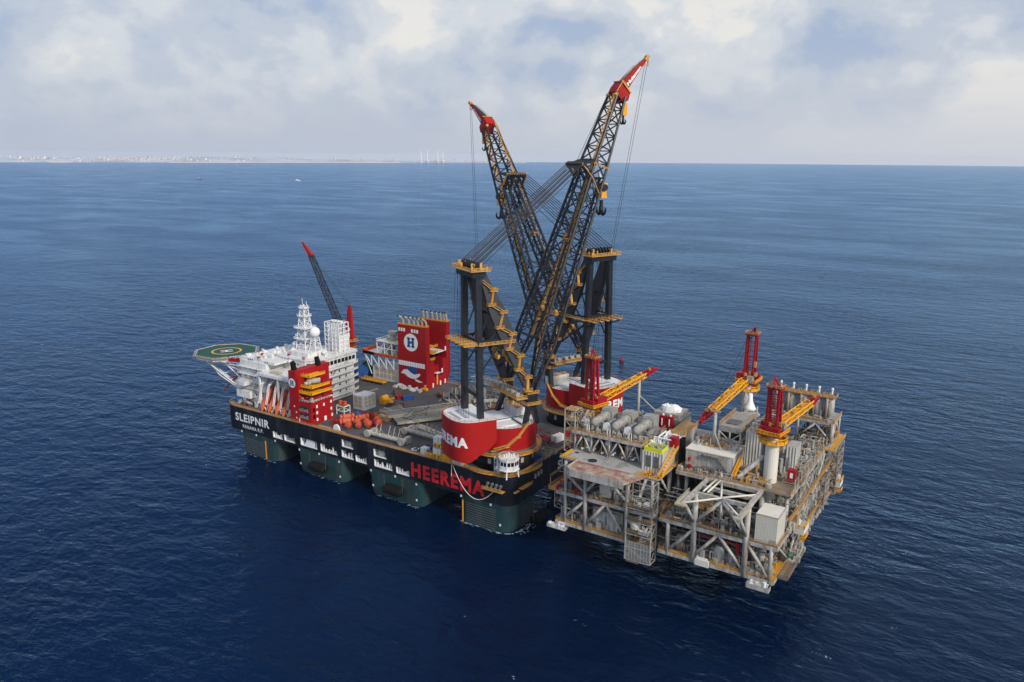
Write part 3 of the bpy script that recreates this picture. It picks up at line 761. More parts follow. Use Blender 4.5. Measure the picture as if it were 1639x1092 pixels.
    for c in (B(38,6,-2),B(38,-6,-2),B(70,-4,3),B(72,5,-1)): 
        mb.box(c.x-1.6,c.x+1.6,c.y-1.3,c.y+1.3,c.z-1.6,c.z-1.3); mb.rail([(c.x-1.6,c.y-1.3,c.z-1.3),(c.x+1.6,c.y-1.3,c.z-1.3),(c.x+1.6,c.y+1.3,c.z-1.3),(c.x-1.6,c.y+1.3,c.z-1.3)],1.3,1.5,.25,True); mb.tube(c-Vector((0,.8,0)),c+Vector((0,.8,0)),.9,n=10)
    P('boom_sheave_block',mb,'gold',t)
    # suspension frame at s=100
    mb=MB(); 
    for y in (-5.6,-2,2,5.6): mb.bar(B(97,y,3.5),B(101,y,8.6),.9); mb.bar(B(106,y,3.3),B(102,y,8.6),.9)
    mb.bar(B(101.5,-6.4,8.6),B(101.5,6.4,8.6),1.6)
    for k in range(8): y=-5.6+k*1.6; a_=B(101.5,y-.3,8.8); mb.tube(a_,a_+Vector((0,.6,0)),1.5,n=12)
    P('suspension_frame',mb,'crane_dark',t)
    mb=MB()
    mb.rail([B(101,-6.8,9.6),B(101,6.8,9.6)],1.1,2,.25); mb.rail([B(103.5,-6.8,4),B(103.5,-6.8,-4)],1.1,2,.25)
    mb.bar(B(101,-6.8,9),B(98,-6.8,3),1,.25); mb.bar(B(101,6.8,9),B(98,6.8,3),1,.25); mb.bar(B(98,-6.8,3),B(92,-6.6,-4),.9,.25); mb.bar(B(92,-6.6,-4),B(84,-6.6,-4),.9,.25)
    mb.bar(B(98,-7,3),B(98,7,3),1,.25)
    P('suspension_gallery',mb,'gold',t)
    # ropes
    mb=MB()
    for k in range(8):
        y=-8+k*2.28; y2=-6.6+k*1.88; a_=Vector((-15.5,y,117.3)); b_=B(101.5,y2,9.6)
        mb.tube(a_,b_,.19,n=5)
        if k%2: mb.tube(a_-Vector((0,0,3.2)),b_-Vector((0,0,2.6)),.15,n=5)
    P('suspension_rope',mb,'rope_grey',t)
    mb=MB()
    for k in range(5):
        y=-5+k*2.5; mb.tube((-19.8,y,113),(-20.2+k*.2,y*1.2,50.4),.07,n=4); mb.tube((-22,y,83),(-20.6,y*1.1,113),.06,n=4)
    for y in (-1.2,1.2): mb.tube(B(101,y,8.5),B(136,y,4),.10,n=4); mb.tube(B(136,y,4),B(152,y*.5,-3.4),.07,n=4)
    for k in range(4): y=-4+k*2.6; mb.tube((1.2,y,60),(-12.5,y,110),.08,n=4)
    P('hoist_rope',mb,'rope_grey',t)
    # head and jib
    hb=MB(); c=B(137,0,0)
    v=[]; 
    JA=al-R(25.5); je=Vector((math.cos(JA),0,math.sin(JA))); jn=Vector((-math.sin(JA),0,math.cos(JA))); J0=B(138,0,0)
    def J(s_,y,nn_): return J0+je*s_+jn*nn_+Vector((0,y,0))
    def loft(secs):
        v=[]; f=[(3,2,1,0)]; n_=len(secs)
        for s_,hw,d0,d1 in secs: v.extend([J(s_,-hw,d0),J(s_,hw,d0),J(s_,hw*.85,d1),J(s_,-hw*.85,d1)])
        for i in range(n_-1):
            for k in range(4): f.append((i*4+k,i*4+(k+1)%4,i*4+4+(k+1)%4,i*4+4+k))
        f.append(tuple(n_*4-4+k for k in range(4))); return MB().add(v,f)
    P('boom_head',loft([(-2.2,3.2,-4.2,2.4),(.2,3.5,-4.6,3.0),(3.2,3.0,-3.2,3.4)]),'red_cw',t)
    jb=P('jib',loft([(3.2,1.9,-1.9,2.6),(8,1.6,-1.2,2.4),(16,1.1,-.2,1.9),(20.4,.8,.2,1.4)]),'red_cw',t)
    P('jib_top_plate',MB().bar(J(3.4,0,2.75),J(18,0,1.85),2.6,.25,(0,1,0),1.4,.2),'crane_dark',t)
    P('jib_tip',MB().bar(J(20.3,-.6,.8),J(22.6,-.6,1.2),.4,1.2).bar(J(20.3,.6,.8),J(22.6,.6,1.2),.4,1.2).tube(J(22,-.9,.9),J(22,.9,.9),.9,n=10).bar(J(18.5,0,-.2),J(20,0,-2.4),.25).bar(J(20,0,-2.4),J(22.4,0,.4),.3),'gold',t)
    mb=MB(); mb.rail([J(3.4,-1.5,2.9),J(10,-1.3,2.5),J(17,-1,1.9)],.8,2.5,.10)
    mb.bar(J(3.3,-3.3,-3.4),J(3.3,-3.3,3.4),.7,.35,(1,0,0)); mb.bar(J(3.3,-3.3,3.5),J(3.3,3.3,3.5),.6,.35); mb.bar(J(-2.2,-3.5,2.4),J(3.2,-3.4,3.4),.5,.3)
    for y in (-3,3): cc=B(136,y,2.6); mb.ball(cc,.9,8)
    P('jib_gallery',mb,'gold',t)
    vs,fs,wd=text_mesh('Huisman',1.9,.05); 
    for sgn in (-1,1):
        k_=11/wd
        def fn(x,y):
            s_=(5+x*k_) if sgn<0 else (5+(11-x*k_)); hw=1.95-1.15*(s_-3.2)/17.2
            return J(s_,sgn*(hw+.10),-1.0+.085*(s_-4)+y*(1-.02*s_))
        P('jib_lettering',slabtext(vs,fs,fn),'letter_white',jb)
    # head hook
    hp=B(136,0,-3.5); hp=Vector((hp.x+.8,0,hp.z-2.0))
    hk=P('auxiliary_hook_block',MB().box(hp.x-1.1,hp.x+1.1,-1.4,1.4,hp.z-4.6,hp.z-.4).box(hp.x-.4,hp.x+1.4,-.8,.8,hp.z-.4,hp.z+.8),'yellow',t)
    def hook(mb,c,k):
        mb.tube(c,c-Vector((0,0,1.6*k)),.5*k,n=8); c2=c-Vector((0,0,2.6*k))
        for sgn in (-1,1):
            pts=[c2+Vector((0,sgn*k*a_,k*b_)) for a_,b_ in ((0,1),(.2,-.5),(.9,-1),(1.7,-.7),(2.0,.2),(1.8,.8))]
            for i,(p_,q_) in enumerate(zip(pts,pts[1:])): mb.tube(p_,q_,(.62-.09*i)*k,(.55-.1*i)*k,n=7)
        return mb
    P('double_hook',hook(MB(),hp-Vector((0,0,4.5)),1.0),'crane_dark',hk)
    # main hook
    hp=B(103,0,-3.4); hp=Vector((hp.x+2.2,0,hp.z-4))
    mk=P('main_hook_block',MB().box(hp.x-1.6,hp.x+1.6,-2.3,2.3,hp.z-3.4,hp.z-1).box(hp.x-1.3,hp.x+1.3,-2.0,-1.2,hp.z-6.6,hp.z-3.4).box(hp.x-1.3,hp.x+1.3,1.2,2.0,hp.z-6.6,hp.z-3.4).box(hp.x-1.5,hp.x+1.5,-2.1,2.1,hp.z-7.6,hp.z-6.6),'yellow',t)
    P('block_sheave',MB().tube((hp.x,-2.9,hp.z-3),(hp.x,2.9,hp.z-3),1.5,n=12),'crane_dark',mk)
    P('double_hook',hook(MB(),hp-Vector((0,0,8.6)),1.75),'crane_dark',mk)
    P('head_ropes',MB().tube(hp,B(103,0,-3.4),.5).tube(hp+Vector((0,1.2,0)),B(104,1.2,-3.4),.3),'letter_white',mk)
    # tag ropes from the jib tip
    return t,J(22,0,0)
near,tipn=heavy_crane('nearer heavy lift crane, red house above the red HEEREMA letters, boom leaning right',-16,18,R(61.8),R(69.2))
far,tipf=heavy_crane('farther heavy lift crane on the stern, boom leaning left towards the coast',-16,84.8,R(159.6),R(58.9))
def wpt(t,p,z0=HD): 
    c,s_=math.cos(t.rotation_euler.z),math.sin(t.rotation_euler.z); return Vector((t.location.x+p.x*c-p.y*s_,t.location.y+p.x*s_+p.y*c,p.z))
a=wpt(near,tipn); b_=wpt(far,tipf)
print('TIPS',a,b_)
S('tag_line',MB().tube(a,(-1,62,HD+.4),.085,n=4).tube(a+Vector((-.8,-1.5,-2)),(-1,60,HD+.4),.085,n=4),'rope_grey','pair of thin ropes hanging from the taller right hand jib tip to the stern deck','rope')
S('tag_line',MB().tube(b_,(-86,100,HD+.4),.085,n=4).tube(b_+Vector((1.2,0,-2.5)),(-84,100,HD+.4),.085,n=4),'rope_grey','pair of thin ropes hanging from the left hand jib tip to the far deck edge','rope')
# stern control cabin
t=T('control_cabin','white many-windowed control cabin standing at the near stern corner','cabin',(-3.4,3.2,HD))
def ngon(cx_,cy_,r,n,a0=0): return [(cx_+r*math.cos(R(a0+360*k/n)),cy_+r*math.sin(R(a0+360*k/n))) for k in range(n)]
P('cabin_body',MB().prism(ngon(-3.4,3.2,4.4,8,22.5),29.6,34.2).prism(ngon(-3.4,3.2,4.8,8,22.5),29.3,29.6).prism(ngon(-3.4,3.2,4.7,8,22.5),34.2,34.5),'white',t)
mb=MB(); g=ngon(-3.4,3.2,4.43,8,22.5)
for k in range(8):
    a,b_=Vector(g[k]),Vector(g[(k+1)%8])
    for j in (0,1): 
        p,q=a.lerp(b_,.08+.46*j),a.lerp(b_,.46+.46*j); mb.add([(p.x,p.y,31.6),(q.x,q.y,31.6),(q.x,q.y,33.4),(p.x,p.y,33.4)],[(0,1,2,3)])
P('window',mb,'glass_dark',t)
mb=MB()
for x,y in g[::2]: mb.bar((x,y,HD),(x*.9-.34,y*.9+.32,29.4),.5)
mb.stair_tower(-9.5,-7.6,1.2,3.2,HD,34,2.8,.12); mb.rail([(x,y,34.5) for x,y in g],1.1,2,.1,True)
for k in range(5): mb.cbox((-5+k*.8,2+.7*k,34.5),(.5,.5,1.2+.4*(k%3)))
P('cabin_support',mb,'letter_white',t)
# ---------------- helideck ----------------
HC=(-213.5,21.5); HZ=47.9
t=T('helideck','green octagonal helideck with a yellow ring and white H, on white struts off the bow','helideck',(HC[0],HC[1],HZ-4))
oc=ngon(HC[0],HC[1],17.8,8,22.5+4)
P('landing_pad',MB().prism(oc,HZ-.5,HZ),'heli_green',t)
mb=MB().prism(ngon(HC[0],HC[1],17.2,8,26.5),HZ-2.4,HZ-.55); P('pad_structure',mb,'steel_light',t)
mb=MB(); o2=ngon(HC[0],HC[1],19.2,8,26.5)
for k in range(8):
    a,b_=oc[k],oc[(k+1)%8]; c,d=o2[k],o2[(k+1)%8]
    mb.bar((*c,HZ-.1),(*d,HZ-.1),.25); mb.bar((*a,HZ+.05),(*b_,HZ+.05),.55,.2)
    for j in range(10): p=Vector(a).lerp(Vector(b_),j/10); q=Vector(c).lerp(Vector(d),j/10); mb.bar((p.x,p.y,HZ-.3),(q.x,q.y,HZ-.1),.12)
P('safety_net',mb,'steel_light',t)
def ring(c,z,r0,r1,n=40): 
    v=[];f=[]
    for k in range(n): a=2*math.pi*k/n; v+=[(c[0]+r0*math.cos(a),c[1]+r0*math.sin(a),z),(c[0]+r1*math.cos(a),c[1]+r1*math.sin(a),z)]
    for k in range(n): i=2*k; j=2*((k+1)%n); f.append((i,i+1,j+1,j))
    return MB().add(v,f)
P('landing_circle',ring(HC,HZ+.03,7.4,8.5),'yellow',t)
hx=Vector((math.cos(R(-33)),math.sin(R(-33)),0)); hy=Vector((-hx.y,hx.x,0)); mb=MB(); c=Vector((HC[0],HC[1],HZ+.04))
def q4(x0,x1,y0,y1): mb.add([c+hx*x+hy*y for x,y in ((x0,y0),(x1,y0),(x1,y1),(x0,y1))],[(0,1,2,3)])
q4(-2.3,-1.2,-3.4,3.4); q4(1.2,2.3,-3.4,3.4); q4(-1.2,1.2,-.6,.6); P('landing_letter',mb,'letter_white',t)
mb=letters('SLEIPNIR',(HC[0]+12.4,HC[1]-12.0,HZ+.04),(.48,.88,0),(-.88,.48,0),15,2.0,.03); P('deck_lettering',mb,'letter_white',t)
mb=MB()
for (x,y) in ((-228,14),(-226,31),(-212,38)):
    mb.tube((x,y,HZ-2.4),(-189.5,y*.8+3,30),.55,n=8)
for (x,y,x2,y2,z2) in ((-214,7,-189.6,12,31),(-214,7,-189.6,24,40),(-222,12,-190,14,41),(-205,12,-189,13,36),(-224,30,-190,26,40),(-216,20,-189.5,22,34),(-205,30,-189,30,38),(-203,10,-189,16,45)):
    mb.tube((x,y,HZ-2.4),(x2,y2,z2),.36,n=6)
mb.bar((-205,9,38),(-205,34,38),.4); mb.bar((-214,9,HZ-2.6),(-205,9,38),.4); mb.bar((-214,34,HZ-2.6),(-205,34,38),.4); mb.bar((-205,9,38),(-189,12,30),.4)
P('strut',mb,'letter_white',t)
mb=MB(); mb.bar((-202,14,33),(-190,15,41),1.6,.3); mb.bar((-206,12,27.6),(-198,13,35),1.4,.3); mb.rail([(-202,13,34),(-190,14,42)],1,2,.15); P('access_stair',mb,'orange',t)
mb=MB()
for k in range(5): mb.cbox((-195.6+k*1.5,10+k*.6,HZ-1),(1.1,1.1,1.6+.5*(k%2)))
P('fire_monitor',mb,'crimson',t)

# ---------------- accommodation ----------------
A=T('accommodation_block','white multi-storey accommodation block with curved galleries and bridge windows at the bow','building',(-165,32,HD))
mb=MB(); mb.box(-187.5,-166,10.5,55,HD+.01,49.3); mb.box(-166,-143.4,16.5,54,HD+.01,45.2); mb.box(-187,-160,11.5,50,49.3,50.4)
mb.box(-166.5,-135.8,4.6,16.4,44.6,45.9); mb.box(-187,-176,6.5,10.4,29,33); mb.box(-185,-178,5.0,10.4,36.4,38.8)
P('wall',mb,'white',A)
mb=MB(); mb.prism([(-166,22),(-148,22),(-141.3,31),(-141.3,54),(-146,57),(-160,57),(-166,50)],45.25,51.2); mb.prism([(-167,21.4),(-147.6,21.4),(-140.6,30.6),(-140.6,54.6),(-146,57.6),(-160,57.6),(-167,50)],51.2,51.7)
br=P('bridge',mb,'white',A)
mb=MB()
for k in range(8): y=31.2+k*2.8; mb.box(-141.28,-141.22,y,y+2.2,47.4,49.6)
for k in range(3):
    a=Vector((-148,22)).lerp(Vector((-141.3,31)),.08+.3*k); b_=Vector((-148,22)).lerp(Vector((-141.3,31)),.30+.3*k)
    o_=Vector((.05,-.04)); a+=o_; b_+=o_
    mb.add([(a.x,a.y,47.4),(b_.x,b_.y,47.4),(b_.x,b_.y,49.6),(a.x,a.y,49.6)],[(0,1,2,3)])
P('bridge_window',mb,'glass_dark',br)
mb=MB()
for z in (29.5,33.5,37.5,41.5):
    for y in (21,25,31,36,42,47): mb.box(-143.38,-143.33,y,y+1.1,z,z+1.1)
for z in (30,36.5,40,44.5):
    for x in (-184,-180,-176,-171): mb.box(x,x+1.1,10.43,10.49,z,z+1.1)
for x in (-182,-180.3,-178.6,-168,-166.4): mb.box(x,x+.9,11.43,11.49,49.5,50.2)
for x in (-158,-156,-154): mb.box(x,x+1,21.93,21.99,48.2,49.3)
P('window',mb,'glass_dark',A)
# curved galleries on the aft and near faces
for i,z in enumerate((29.2,33.2,37.2,41.2,45.0)):
    pts=[(-155,16)]+[(-148+ (7.6+.5*(i%2))*math.sin(R(a)),23.6-7.6*math.cos(R(a))) for a in range(0,91,15)]+[(-140.4,50),(-142,56)]
    inn=[(-155,17.5)]+[(-148+4.6*math.sin(R(a)),22.6-5*math.cos(R(a))) for a in range(0,91,15)]+[(-143.5,50),(-144,54)]
    mb=MB()
    for k in range(len(pts)-1): mb.add([(*pts[k],z),(*pts[k+1],z),(*inn[k+1],z),(*inn[k],z),(*pts[k],z-.45),(*pts[k+1],z-.45),(*inn[k+1],z-.45),(*inn[k],z-.45)],[(0,1,2,3),(4,5,1,0),(7,6,5,4)])
    mb.rail([(x,y,z) for x,y in pts],1.1,2,.13,toe=.35); P('gallery',mb,'letter_white',A)
mb=MB()
for k,(z,y) in enumerate(((29.2,28),(33.2,34),(37.2,30),(41.2,36))): mb.bar((-141.8,y,z),(-141.8,y+5,z+4),.9,.2); mb.bar((-141.0,y,z+1),(-141.0,y+5,z+5),.12)
for k,(x,z) in enumerate(((-176,34),(-180,38),(-176,42),(-172,30))): mb.bar((x,9.6,z),(x+4.5,9.6,z+4),.9,.2); mb.bar((x,9.1,z+1),(x+4.5,9.1,z+5),.12)
P('outside_stair',mb,'steel',A)
mb=MB()
for z in (34,38,42,46): mb.box(-188,-166.5,8.7,10.4,z-.25,z); mb.rail([(-188,8.8,z),(-166.5,8.8,z)],1.1,2.2,.13)
mb.rail([(-187,11.6,50.4),(-160,11.6,50.4)],1.1,2.4,.13); mb.rail([(-166,4.8,45.9),(-136,4.8,45.9)],1.1,2.4,.12); mb.rail([(-167,21.5,51.7),(-148,21.5,51.7),(-140.8,30.7,51.7),(-140.8,54.5,51.7)],1.1,2.4,.12)
mb.rail([(-187.5,10.6,49.3),(-187.5,50,49.3)],1.1,2.4,.13)
P('balcony',mb,'letter_white',A)
mb=MB()
for x in (-165.5,-151,-137.5): mb.bar((x,5.5,HD),(x,5.5,44.6),.9)
mb.bar((-165.5,5.5,44),(-165.5,14,36),.5); 
for k in range(6): x=-163+k*4.2; mb.bar((x,3.2,HD+.2),(x+2.1,3.2,HD+3.6),.35); mb.bar((x+4.2,3.2,HD+.2),(x+2.1,3.2,HD+3.6),.35)
P('support_post',mb,'letter_white',A)
rr=random.Random(21); mb=MB()
for k in range(46):
    x,y=rr.uniform(-186,-168),rr.uniform(12,48); mb.cbox((x,y,50.4),(rr.uniform(.6,2.4),rr.uniform(.6,2),rr.uniform(.5,2.2)))
for k in range(30):
    x,y=rr.uniform(-164,-143),rr.uniform(33,54); mb.cbox((x,y,51.7),(rr.uniform(.3,1.6),rr.uniform(.3,1.6),rr.uniform(.5,2)))
mb.box(-163,-150,26,40,51.7,54.2); mb.ball((-166,30,53),1.8); mb.ball((-171,24,52),1.6); mb.ball((-158,20.5,50),1.2); mb.ball((-148,36,53.3),1.1)
P('roof_equipment',mb,'white',A)
mb=MB(); 
for (x,y,z,s_) in ((-174,13,50.4,1.6),(-163,24,51.7,1.1),(-150,23,51.7,1.2),(-180,20,50.4,1.2)): mb.cbox((x,y,z),(s_,s_,s_))
P('fire_box',mb,'crimson',A)
P('roof_skylight',MB().box(-160,-153,8,11,45.95,46.9),'beige',A)
# masts and radomes
t=T('lattice_mast','tallest white lattice mast with antenna platforms on the bridge roof','mast',(-161,35,51.7))
mb=MB(); w0,w1=4.0,1.8
mb.lattice([(-161-w0,35-w0,52),(-161+w0,35-w0,52),(-161+w0,35+w0,52),(-161-w0,35+w0,52)],[(-161-w1,35-w1,74),(-161+w1,35-w1,74),(-161+w1,35+w1,74),(-161-w1,35+w1,74)],6,.28,.13,style='x')
mb.lattice([(-161-w1,35-w1,74),(-161+w1,35-w1,74),(-161+w1,35+w1,74),(-161-w1,35+w1,74)],[(-161-1.3,35-1.3,79),(-161+1.3,35-1.3,79),(-161+1.3,35+1.3,79),(-161-1.3,35+1.3,79)],3,.22,.1); P('lattice',mb,'letter_white',t)
for z,s_ in ((60,4.6),(66,4.4),(72.6,2.9),(77,2.2)):
    mb=MB().box(-161-s_,-161+s_,35-s_,35+s_,z,z+.25); mb.rail([(-161-s_,35-s_,z),(-161+s_,35-s_,z),(-161+s_,35+s_,z),(-161-s_,35+s_,z)],1.1,2,.12,True); P('antenna_platform',mb,'letter_white',t)
P('antenna',MB().tube((-162,35,79),(-162,35,82.5),.12).tube((-160,36,79),(-160,36,81),.15).bar((-166,34,67.5),(-163,34,67.5),.3).ball((-165.8,33,61.6),.9,10),'letter_white',t)
def radome(x,y,z0,zt,r,label):
    t=T('radome',label,'radome',(x,y,z0),group='white radomes on the bridge roof')
    P('dome',MB().ball((x,y,zt),r,18),'letter_white',t,smooth=True)
    s_=r*.62; mb=MB().lattice([(x-s_*1.3,y-s_*1.3,z0),(x+s_*1.3,y-s_*1.3,z0),(x+s_*1.3,y+s_*1.3,z0),(x-s_*1.3,y+s_*1.3,z0)],[(x-s_*.8,y-s_*.8,zt-r*.9),(x+s_*.8,y-s_*.8,zt-r*.9),(x+s_*.8,y+s_*.8,zt-r*.9),(x-s_*.8,y+s_*.8,zt-r*.9)],4,.22,.1); P('stand',mb,'letter_white',t)
radome(-153.3,35,54.2,64.4,2.9,'largest white ball radome, on its own lattice stand between the two masts')
radome(-167.6,33,51.7,56.4,1.4,'small white ball radome just left of the tallest mast')
t=T('lattice_tower','square white lattice tower at the right end of the bridge roof','tower',(-149.5,48,51.7))
x0,x1,y0,y1=-155.5,-144.5,44.5,52
mb=MB()
for i in range(5):
    for j in (0,1,2): mb.bar((x0+(x1-x0)*i/4,y0+(y1-y0)*j/2,51.8),(x0+(x1-x0)*i/4,y0+(y1-y0)*j/2,68.4),.4)
for k in range(7):
    z=53+k*2.55; mb.rail([(x0,y0,z),(x1,y0,z),(x1,y1,z),(x0,y1,z)],.01,50,.32,True,mid=False)
    if k<6:
        for i in range(4): xa=x0+(x1-x0)*i/4; xb=x0+(x1-x0)*(i+1)/4; mb.bar((xa,y0,z),(xb,y0,z+2.5),.18)
P('frame',mb,'letter_white',t); P('lower_housing',MB().box(-150,-144.8,44.7,51.8,51.75,61),'white',t)
mb=MB()
for k in range(4): mb.cbox((-153+k*2.4,48,68.4),(1.4,1.4,.8))
P('top_cap',mb,'letter_white',t)
# lifeboats in davits
LB=None
lab=['orange lifeboat in white davits, nearest the bow','orange lifeboat in white davits, second from the bow','orange lifeboat in white davits, third from the bow','orange lifeboat in white davits, nearest the red funnel house']
for k in range(4):
    x=-161.2+k*5.6
    if LB is None:
        t=T('lifeboat',lab[0],'lifeboat',(x,6.4,32.2),0,'lifeboats hanging in davits',world=False); LB=t
        ax=Vector((0,-.62,-.785)); mb=MB(); v=[];f=[]; n=12
        prof=[(-7.2,.25),(-6.4,1.1),(-4,1.75),(0,1.95),(4,1.75),(6.3,1.2),(7.4,.3)]
        c0=Vector((0,0,0)); a_=Vector((1,0,0)); b_=ax.cross(a_)
        for s_,r_ in prof:
            for j in range(n): th=2*math.pi*j/n; v.append(c0+ax*s_+a_*r_*math.cos(th)*.86+b_*r_*math.sin(th))
        for i in range(len(prof)-1):
            for j in range(n): f.append((i*n+j,i*n+(j+1)%n,(i+1)*n+(j+1)%n,(i+1)*n+j))
        f.append(tuple(range(n))); f.append(tuple((len(prof)-1)*n+j for j in range(n))[::-1]); P('hull',MB().add(v,f),'lifeboat_orange',t,smooth=True)
        P('wheelhouse',MB().bar(ax*-5+b_*-1.6,ax*-2.4+b_*-1.7,1.5,1.2,(1,0,0)),'brown',t)
    else:
        t=copy_tree(LB); t.location=(x,6.4,32.2); t['label']=lab[k]
DV=None
for k in range(5):
    x=-164+k*5.6
    lb='white lifeboat davit frame, number %s counted from the bow'%['one','two','three','four','five'][k]
    if DV is None:
        t=T('davit',lb,'davit',(x,8,HD),0,'lifeboat davits',world=False); DV=t; mb=MB()
        for dx in (-.5,.5):
            mb.bar((dx,-2.6,1.5),(dx,4.5,17),.3,.45); mb.bar((dx,-5.2,4),(dx,-2.6,14),.22,.35); mb.bar((dx,-2.6,14),(dx,4.5,18.2),.3,.4)
        for s_ in (0,.3,.6,.9): mb.bar((-.5,-3.2+7.7*s_,1.5+15.5*s_),(.5,-3.2+7.7*s_,1.5+15.5*s_),.3)
        P('rail_frame',mb,'letter_white',t); mb=MB()
        mb.bar((0,-3.6,0),(0,-3.2,4),.9); mb.bar((0,0,0),(0,-.4,7),.5); mb.bar((-1.6,-4.4,0),(0,-3.6,4),.35); mb.bar((1.6,-4.4,0),(0,-3.6,4),.35)
        P('base',mb,'letter_white',t)
    else:
        t=copy_tree(DV); t.location=(x,8,HD); t['label']=lb
# bow deck gear
t=T('winch','blue drum winch on the bow corner deck','winch',(-184.5,5,HD)); P('drum',MB().tube((-186,5,27.6),(-183,5,27.6),1.5,n=14),'blue',t); P('frame',MB().box(-186.4,-182.6,3.8,6.2,HD,26.6).box(-186.4,-186.1,3.8,6.2,26.6,28).box(-182.9,-182.6,3.8,6.2,26.6,28),'steel',t)
t=T('tender_boat','small grey covered boat on the near bow deck','boat',(-176,5.2,HD)); P('hull',MB().tube((-179.5,5.2,27.4),(-172.5,4.6,27.4),1.1,.6,n=10),'steel',t,smooth=True); P('cradle',MB().box(-178.5,-178,4,6.3,HD,27).box(-174.5,-174,4,6.3,HD,27),'orange',t)
rr=random.Random(31)
for k,(x,y) in enumerate(((-181.3,7.6),(-169.5,5.5),(-167,8.0))):
    t=T('deck_locker',['white locker by the blue winch on the bow deck','white ladder-backed locker left of the lifeboats','white locker behind the ladder-backed one'][k],'locker',(x,y,HD))
    P('case',MB().cbox((x,y,HD+.01),(1.6,1.6,2.6+k*.8)),'white',t); P('top',MB().cbox((x,y,HD+2.62+k*.8),(1.75,1.75,.15)),'steel_light',t)

# ---------------- near red funnel house ----------------
F=T('funnel_house','red funnel house with a round H emblem and orange balconies beside the lifeboats','building',(-129,8,HD))
P('lower_house',MB().box(-131.4,-121.8,.9,16.2,HD+.01,37.6),'red',F)
mb=MB(); mb.box(-136.6,-131.4,.35,12,HD+.02,52.9); mb.prism([(-131.4,.6),(-130.1,.6),(-130.1,12),(-131.4,12)],HD+.03,49.5)
mb.add([(-136.4,12,52.9),(-136.4,24,52.9),(-132,24,52.9),(-132,12,52.9),(-136.4,12,44),(-136.4,24,44),(-132,24,44),(-132,12,44)],[(0,3,2,1),(3,7,6,2),(2,6,5,1),(0,1,5,4),(0,4,7,3)])
mb.prism([(-132,12.2),(-124.5,12.2),(-124.5,18.5),(-132,18.5)],37.7,46.2)
P('tower',mb,'red',F)
mb=MB(); mb.add([(-133,.45,43),(-129,.45,39),(-123.5,1.2,38),(-123.5,10,38),(-126,13,42),(-131,13,46)],[(0,1,2,3,4,5)])
P('sloping_roof',mb,'crimson',F)
e=MB(); emblem_disc(e,(-134.1,.35,46.6),(0,-1,0),(0,0,1),2.45,.05); ep=P('emblem',e,'letter_white',F)
e=MB(); emblem_h(e,(-134.1,.35,46.6),(0,-1,0),(0,0,1),2.45,.12); P('emblem_letter',e,'blue',ep)
for z,x1,y0 in ((49.6,-125.5,4),(44.6,-122.4,2.4),(41.8,-121,1.0)):
    mb=MB().box(-131.4,x1,y0,15,z,z+.28); mb.rail([(-131.4,y0,z+.2),(x1,y0,z+.2),(x1,15,z+.2)],1.3,1.5,.22,toe=.5)
    for k in range(5): mb.bar((-131+k*1.9,y0+1.5,z),(-131+k*1.9,y0+1.5,z+1.8),.18)
    P('balcony',mb,'yellow',F)
for x,y in ((-135,3),(-132.4,17)):
    f0=P('funnel',MB().tube((x,y,52.9),(x,y-.9,57.2),1.55,1.25,n=14),'rubber',F)
P('silencer',MB().tube((-129.5,6,47),(-124.8,11,47),1.5,n=14).tube((-128,3,46.6),(-126.6,6,46.6),.9,n=10),'steel_light',F,smooth=False)
mb=MB()
for z in (28.9,32.6):
    mb.box(-130.4,-123.6,.84,.9,z,z+2.6)
    for k in range(4): mb.box(-121.84,-121.78,2.2+k*0,3.4,z,z+2.2)
P('opening',mb,'dark_gap',F)
mb=MB(); 
for z in (28.9,32.6):
    for k in range(6): mb.box(-130.2+k*1.12,-129.7+k*1.12,.70,.86,z+.1,z+1.0+.3*(k%3))
    mb.box(-130.4,-123.6,.66,.84,z-.05,z+.12)
P('opening_gear',mb,'steel',F)
mb=MB()
for (y,z) in ((4.4,34.3),(4.4,31),(4.4,27.4),(9.2,34.2),(14.2,34.6),(14.2,30.8),(14.6,27.3)): mb.box(-121.79,-121.7,y,y+1,z,z+1.5)
mb.box(-121.79,-121.7,9.6,11.2,26.2,28.6); mb.box(-130.6,-130.0,.55,.64,HD+.4,28.4)
for (x,z) in ((-133.6,34),(-132.4,31),(-132.4,28)): mb.box(x,x+.7,.28,.34,z,z+.8)
P('door_panel',mb,'letter_white',F)
mb=MB(); rr=random.Random(8)
for k in range(22): mb.cbox((rr.uniform(-130.5,-122.6),rr.uniform(1.6,11),37.6),(rr.uniform(.5,1.8),rr.uniform(.5,1.8),rr.uniform(.4,1.9)))
P('roof_machinery',mb,'beige',F)
P('roof_rail',MB().rail([(-130,1,37.6),(-121.9,1,37.6),(-121.9,16,37.6)],1.1,1.8,.14),'white',F)
# ---------------- far red funnel casing ----------------
F=T('funnel_casing','tall red double funnel casing with a large H emblem above a blue wave mark','building',(-122,92,HD))
mb=MB(); mb.box(-134.2,-113,82,85.6,HD+.01,63.3); mb.box(-134.2,-113,85.6,89.6,HD+.02,42.3)
P('near_slab',mb,'red',F)
mb=MB(); mb.prism([(-134.2,101.2),(-113,101.2),(-113,105),(-134.2,105)],lambda x,y:31.5 if y>103 else HD+.01,63.3); mb.box(-134.2,-113,97.6,101.2,HD+.02,41.6); P('far_slab',mb,'red',F)
P('infill_wall',MB().box(-134,-116,85.7,101.1,HD+.01,38).box(-133.5,-128,85.7,101,38,60).box(-115.9,-113.05,89.7,97.5,HD+.03,32),'crimson',F)
mb=MB()
for z in (47,50.4): mb.box(-127,-112.6,85.7,92.5,z,z+.3); mb.rail([(-112.6,85.7,z+.2),(-112.6,92.5,z+.2)],1.2,1.5,.2)
